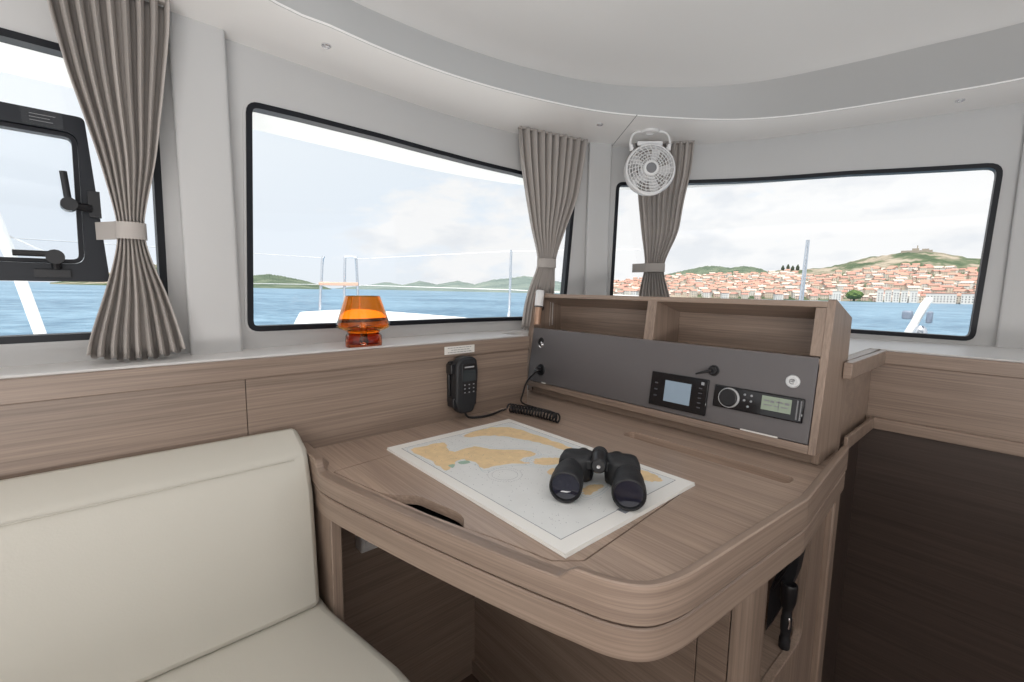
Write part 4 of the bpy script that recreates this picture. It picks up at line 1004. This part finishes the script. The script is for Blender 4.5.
mb = MB(); mb.box(-28,26,-8,8,-6,4,0,T); obj('curtain_wall', mb, 'stone', t)
mb = MB(); mb.box(-9,3,-6,6,4,8.5,0,T); mb.box(8,20,-6,6,4,7,0,T); mb.box(-1,1,-1,1,8.5,15,0,T); obj('tower', mb, 'stone', t)

# ------------------------------------------------------------------ sky, sun, view
w = bpy.data.worlds.new('sky'); SC.world = w; w.use_nodes = True; nt = w.node_tree
bg = nt.nodes['Background']; N = nt.nodes.new; Lk = nt.links.new
tc = N('ShaderNodeTexCoord'); sep = N('ShaderNodeSeparateXYZ'); Lk(tc.outputs['Generated'], sep.inputs[0])
rp = N('ShaderNodeValToRGB'); cr = rp.color_ramp
cr.elements[0].position = 0.; cr.elements[0].color = (.86,.91,.96,1)
cr.elements[1].position = .9; cr.elements[1].color = (.25,.48,.86,1)
for p, c in ((.06,(.87,.93,1.0)),(.25,(.84,.92,1.0)),(.5,(.58,.76,.98))):
    e = cr.elements.new(p); e.color = (*c, 1)
Lk(sep.outputs['Z'], rp.inputs['Fac'])
mp = N('ShaderNodeMapping'); mp.inputs['Scale'].default_value = (3.0,3.0,7.0); mp.inputs['Location'].default_value = (1.3,.4,.15); Lk(tc.outputs['Generated'], mp.inputs['Vector'])
nz = N('ShaderNodeTexNoise'); nz.inputs['Scale'].default_value = 1.2; nz.inputs['Detail'].default_value = 9; nz.inputs['Roughness'].default_value = .58; Lk(mp.outputs['Vector'], nz.inputs['Vector'])
cl = N('ShaderNodeValToRGB'); cl.color_ramp.elements[0].position = .44; cl.color_ramp.elements[0].color = (0,0,0,1); cl.color_ramp.elements[1].position = .54; cl.color_ramp.elements[1].color = (1,1,1,1)
cov = N('ShaderNodeMapRange'); cov.inputs['From Min'].default_value = .05; cov.inputs['From Max'].default_value = .36; cov.inputs['To Min'].default_value = .13; cov.inputs['To Max'].default_value = -.10
Lk(sep.outputs['Z'], cov.inputs['Value'])
ax = N('ShaderNodeMath'); ax.operation = 'MULTIPLY_ADD'; ax.inputs[1].default_value = .5; ax.inputs[2].default_value = -.39; Lk(sep.outputs['X'], ax.inputs[0])
a2 = N('ShaderNodeMath'); a2.operation = 'ADD'; Lk(cov.outputs[0], a2.inputs[0]); Lk(ax.outputs[0], a2.inputs[1])
ad = N('ShaderNodeMath'); ad.operation = 'ADD'; Lk(nz.outputs['Fac'], ad.inputs[0]); Lk(a2.outputs[0], ad.inputs[1]); Lk(ad.outputs[0], cl.inputs['Fac'])
nz2 = N('ShaderNodeTexNoise'); nz2.inputs['Scale'].default_value = 2.6; nz2.inputs['Detail'].default_value = 6; Lk(mp.outputs['Vector'], nz2.inputs['Vector'])
cc = N('ShaderNodeValToRGB'); cc.color_ramp.elements[0].position = .34; cc.color_ramp.elements[0].color = (.86,.885,.92,1); cc.color_ramp.elements[1].position = .50; cc.color_ramp.elements[1].color = (1.0,1.0,1.0,1); Lk(nz2.outputs['Fac'], cc.inputs['Fac'])
mx = N('ShaderNodeMix'); mx.data_type = 'RGBA'; Lk(cl.outputs['Color'], mx.inputs[0]); Lk(rp.outputs['Color'], mx.inputs[6]); Lk(cc.outputs['Color'], mx.inputs[7])
# the sky is brighter around the sun, which stands aft of the boat
SUN = V((-.60,-.24,1.45)).normalized()
dt = N('ShaderNodeVectorMath'); dt.operation = 'DOT_PRODUCT'; dt.inputs[1].default_value = SUN; Lk(tc.outputs['Generated'], dt.inputs[0])
gl = N('ShaderNodeMapRange'); gl.interpolation_type = 'SMOOTHSTEP'; gl.inputs['From Min'].default_value = -.15; gl.inputs['From Max'].default_value = .95; gl.inputs['To Min'].default_value = 1.; gl.inputs['To Max'].default_value = 1.5
Lk(dt.outputs['Value'], gl.inputs['Value']); gw = N('ShaderNodeMix'); gw.data_type = 'RGBA'; gw.inputs[7].default_value = (1.0,.965,.92,1)
gf = N('ShaderNodeMapRange'); gf.inputs['From Min'].default_value = -.15; gf.inputs['From Max'].default_value = .6; Lk(dt.outputs['Value'], gf.inputs['Value']); Lk(gf.outputs[0], gw.inputs[0])
Lk(mx.outputs[2], gw.inputs[6]); Lk(gw.outputs[2], bg.inputs['Color']); Lk(gl.outputs[0], bg.inputs['Strength'])
sd = bpy.data.lights.new('sun', 'SUN'); sd.energy = 6; sd.angle = .02; sd.color = (1,.96,.90); so = bpy.data.objects.new('sun', sd); COL.objects.link(so)
so.rotation_euler = SUN.to_track_quat('Z','Y').to_euler(); so.location = (-3,-4,6)

# added fill lamp behind the camera, standing in for bounced light, shining up
ld = bpy.data.lights.new('fill_uplight', 'AREA'); ld.shape = 'RECTANGLE'; ld.size = 1.4; ld.size_y = 1.0; ld.energy = 60; ld.color = (1,.975,.95)
lo = bpy.data.objects.new('fill_uplight', ld); COL.objects.link(lo); lo.location = (-.55,-.70,.66)
lo.rotation_euler = V((-.45,-.45,-1)).to_track_quat('-Z','Y').to_euler(); lo.rotation_euler = V((.06,.06,1)).to_track_quat('-Z','Y').to_euler()
SC.view_settings.view_transform = 'Standard'; SC.view_settings.look = 'None'; SC.view_settings.gamma = 1; SC.view_settings.use_curve_mapping = False
SC.view_settings.exposure = 0.
SC.cycles.use_denoising = True; SC.cycles.max_bounces = 14; SC.cycles.diffuse_bounces = 8; SC.cycles.transparent_max_bounces = 16
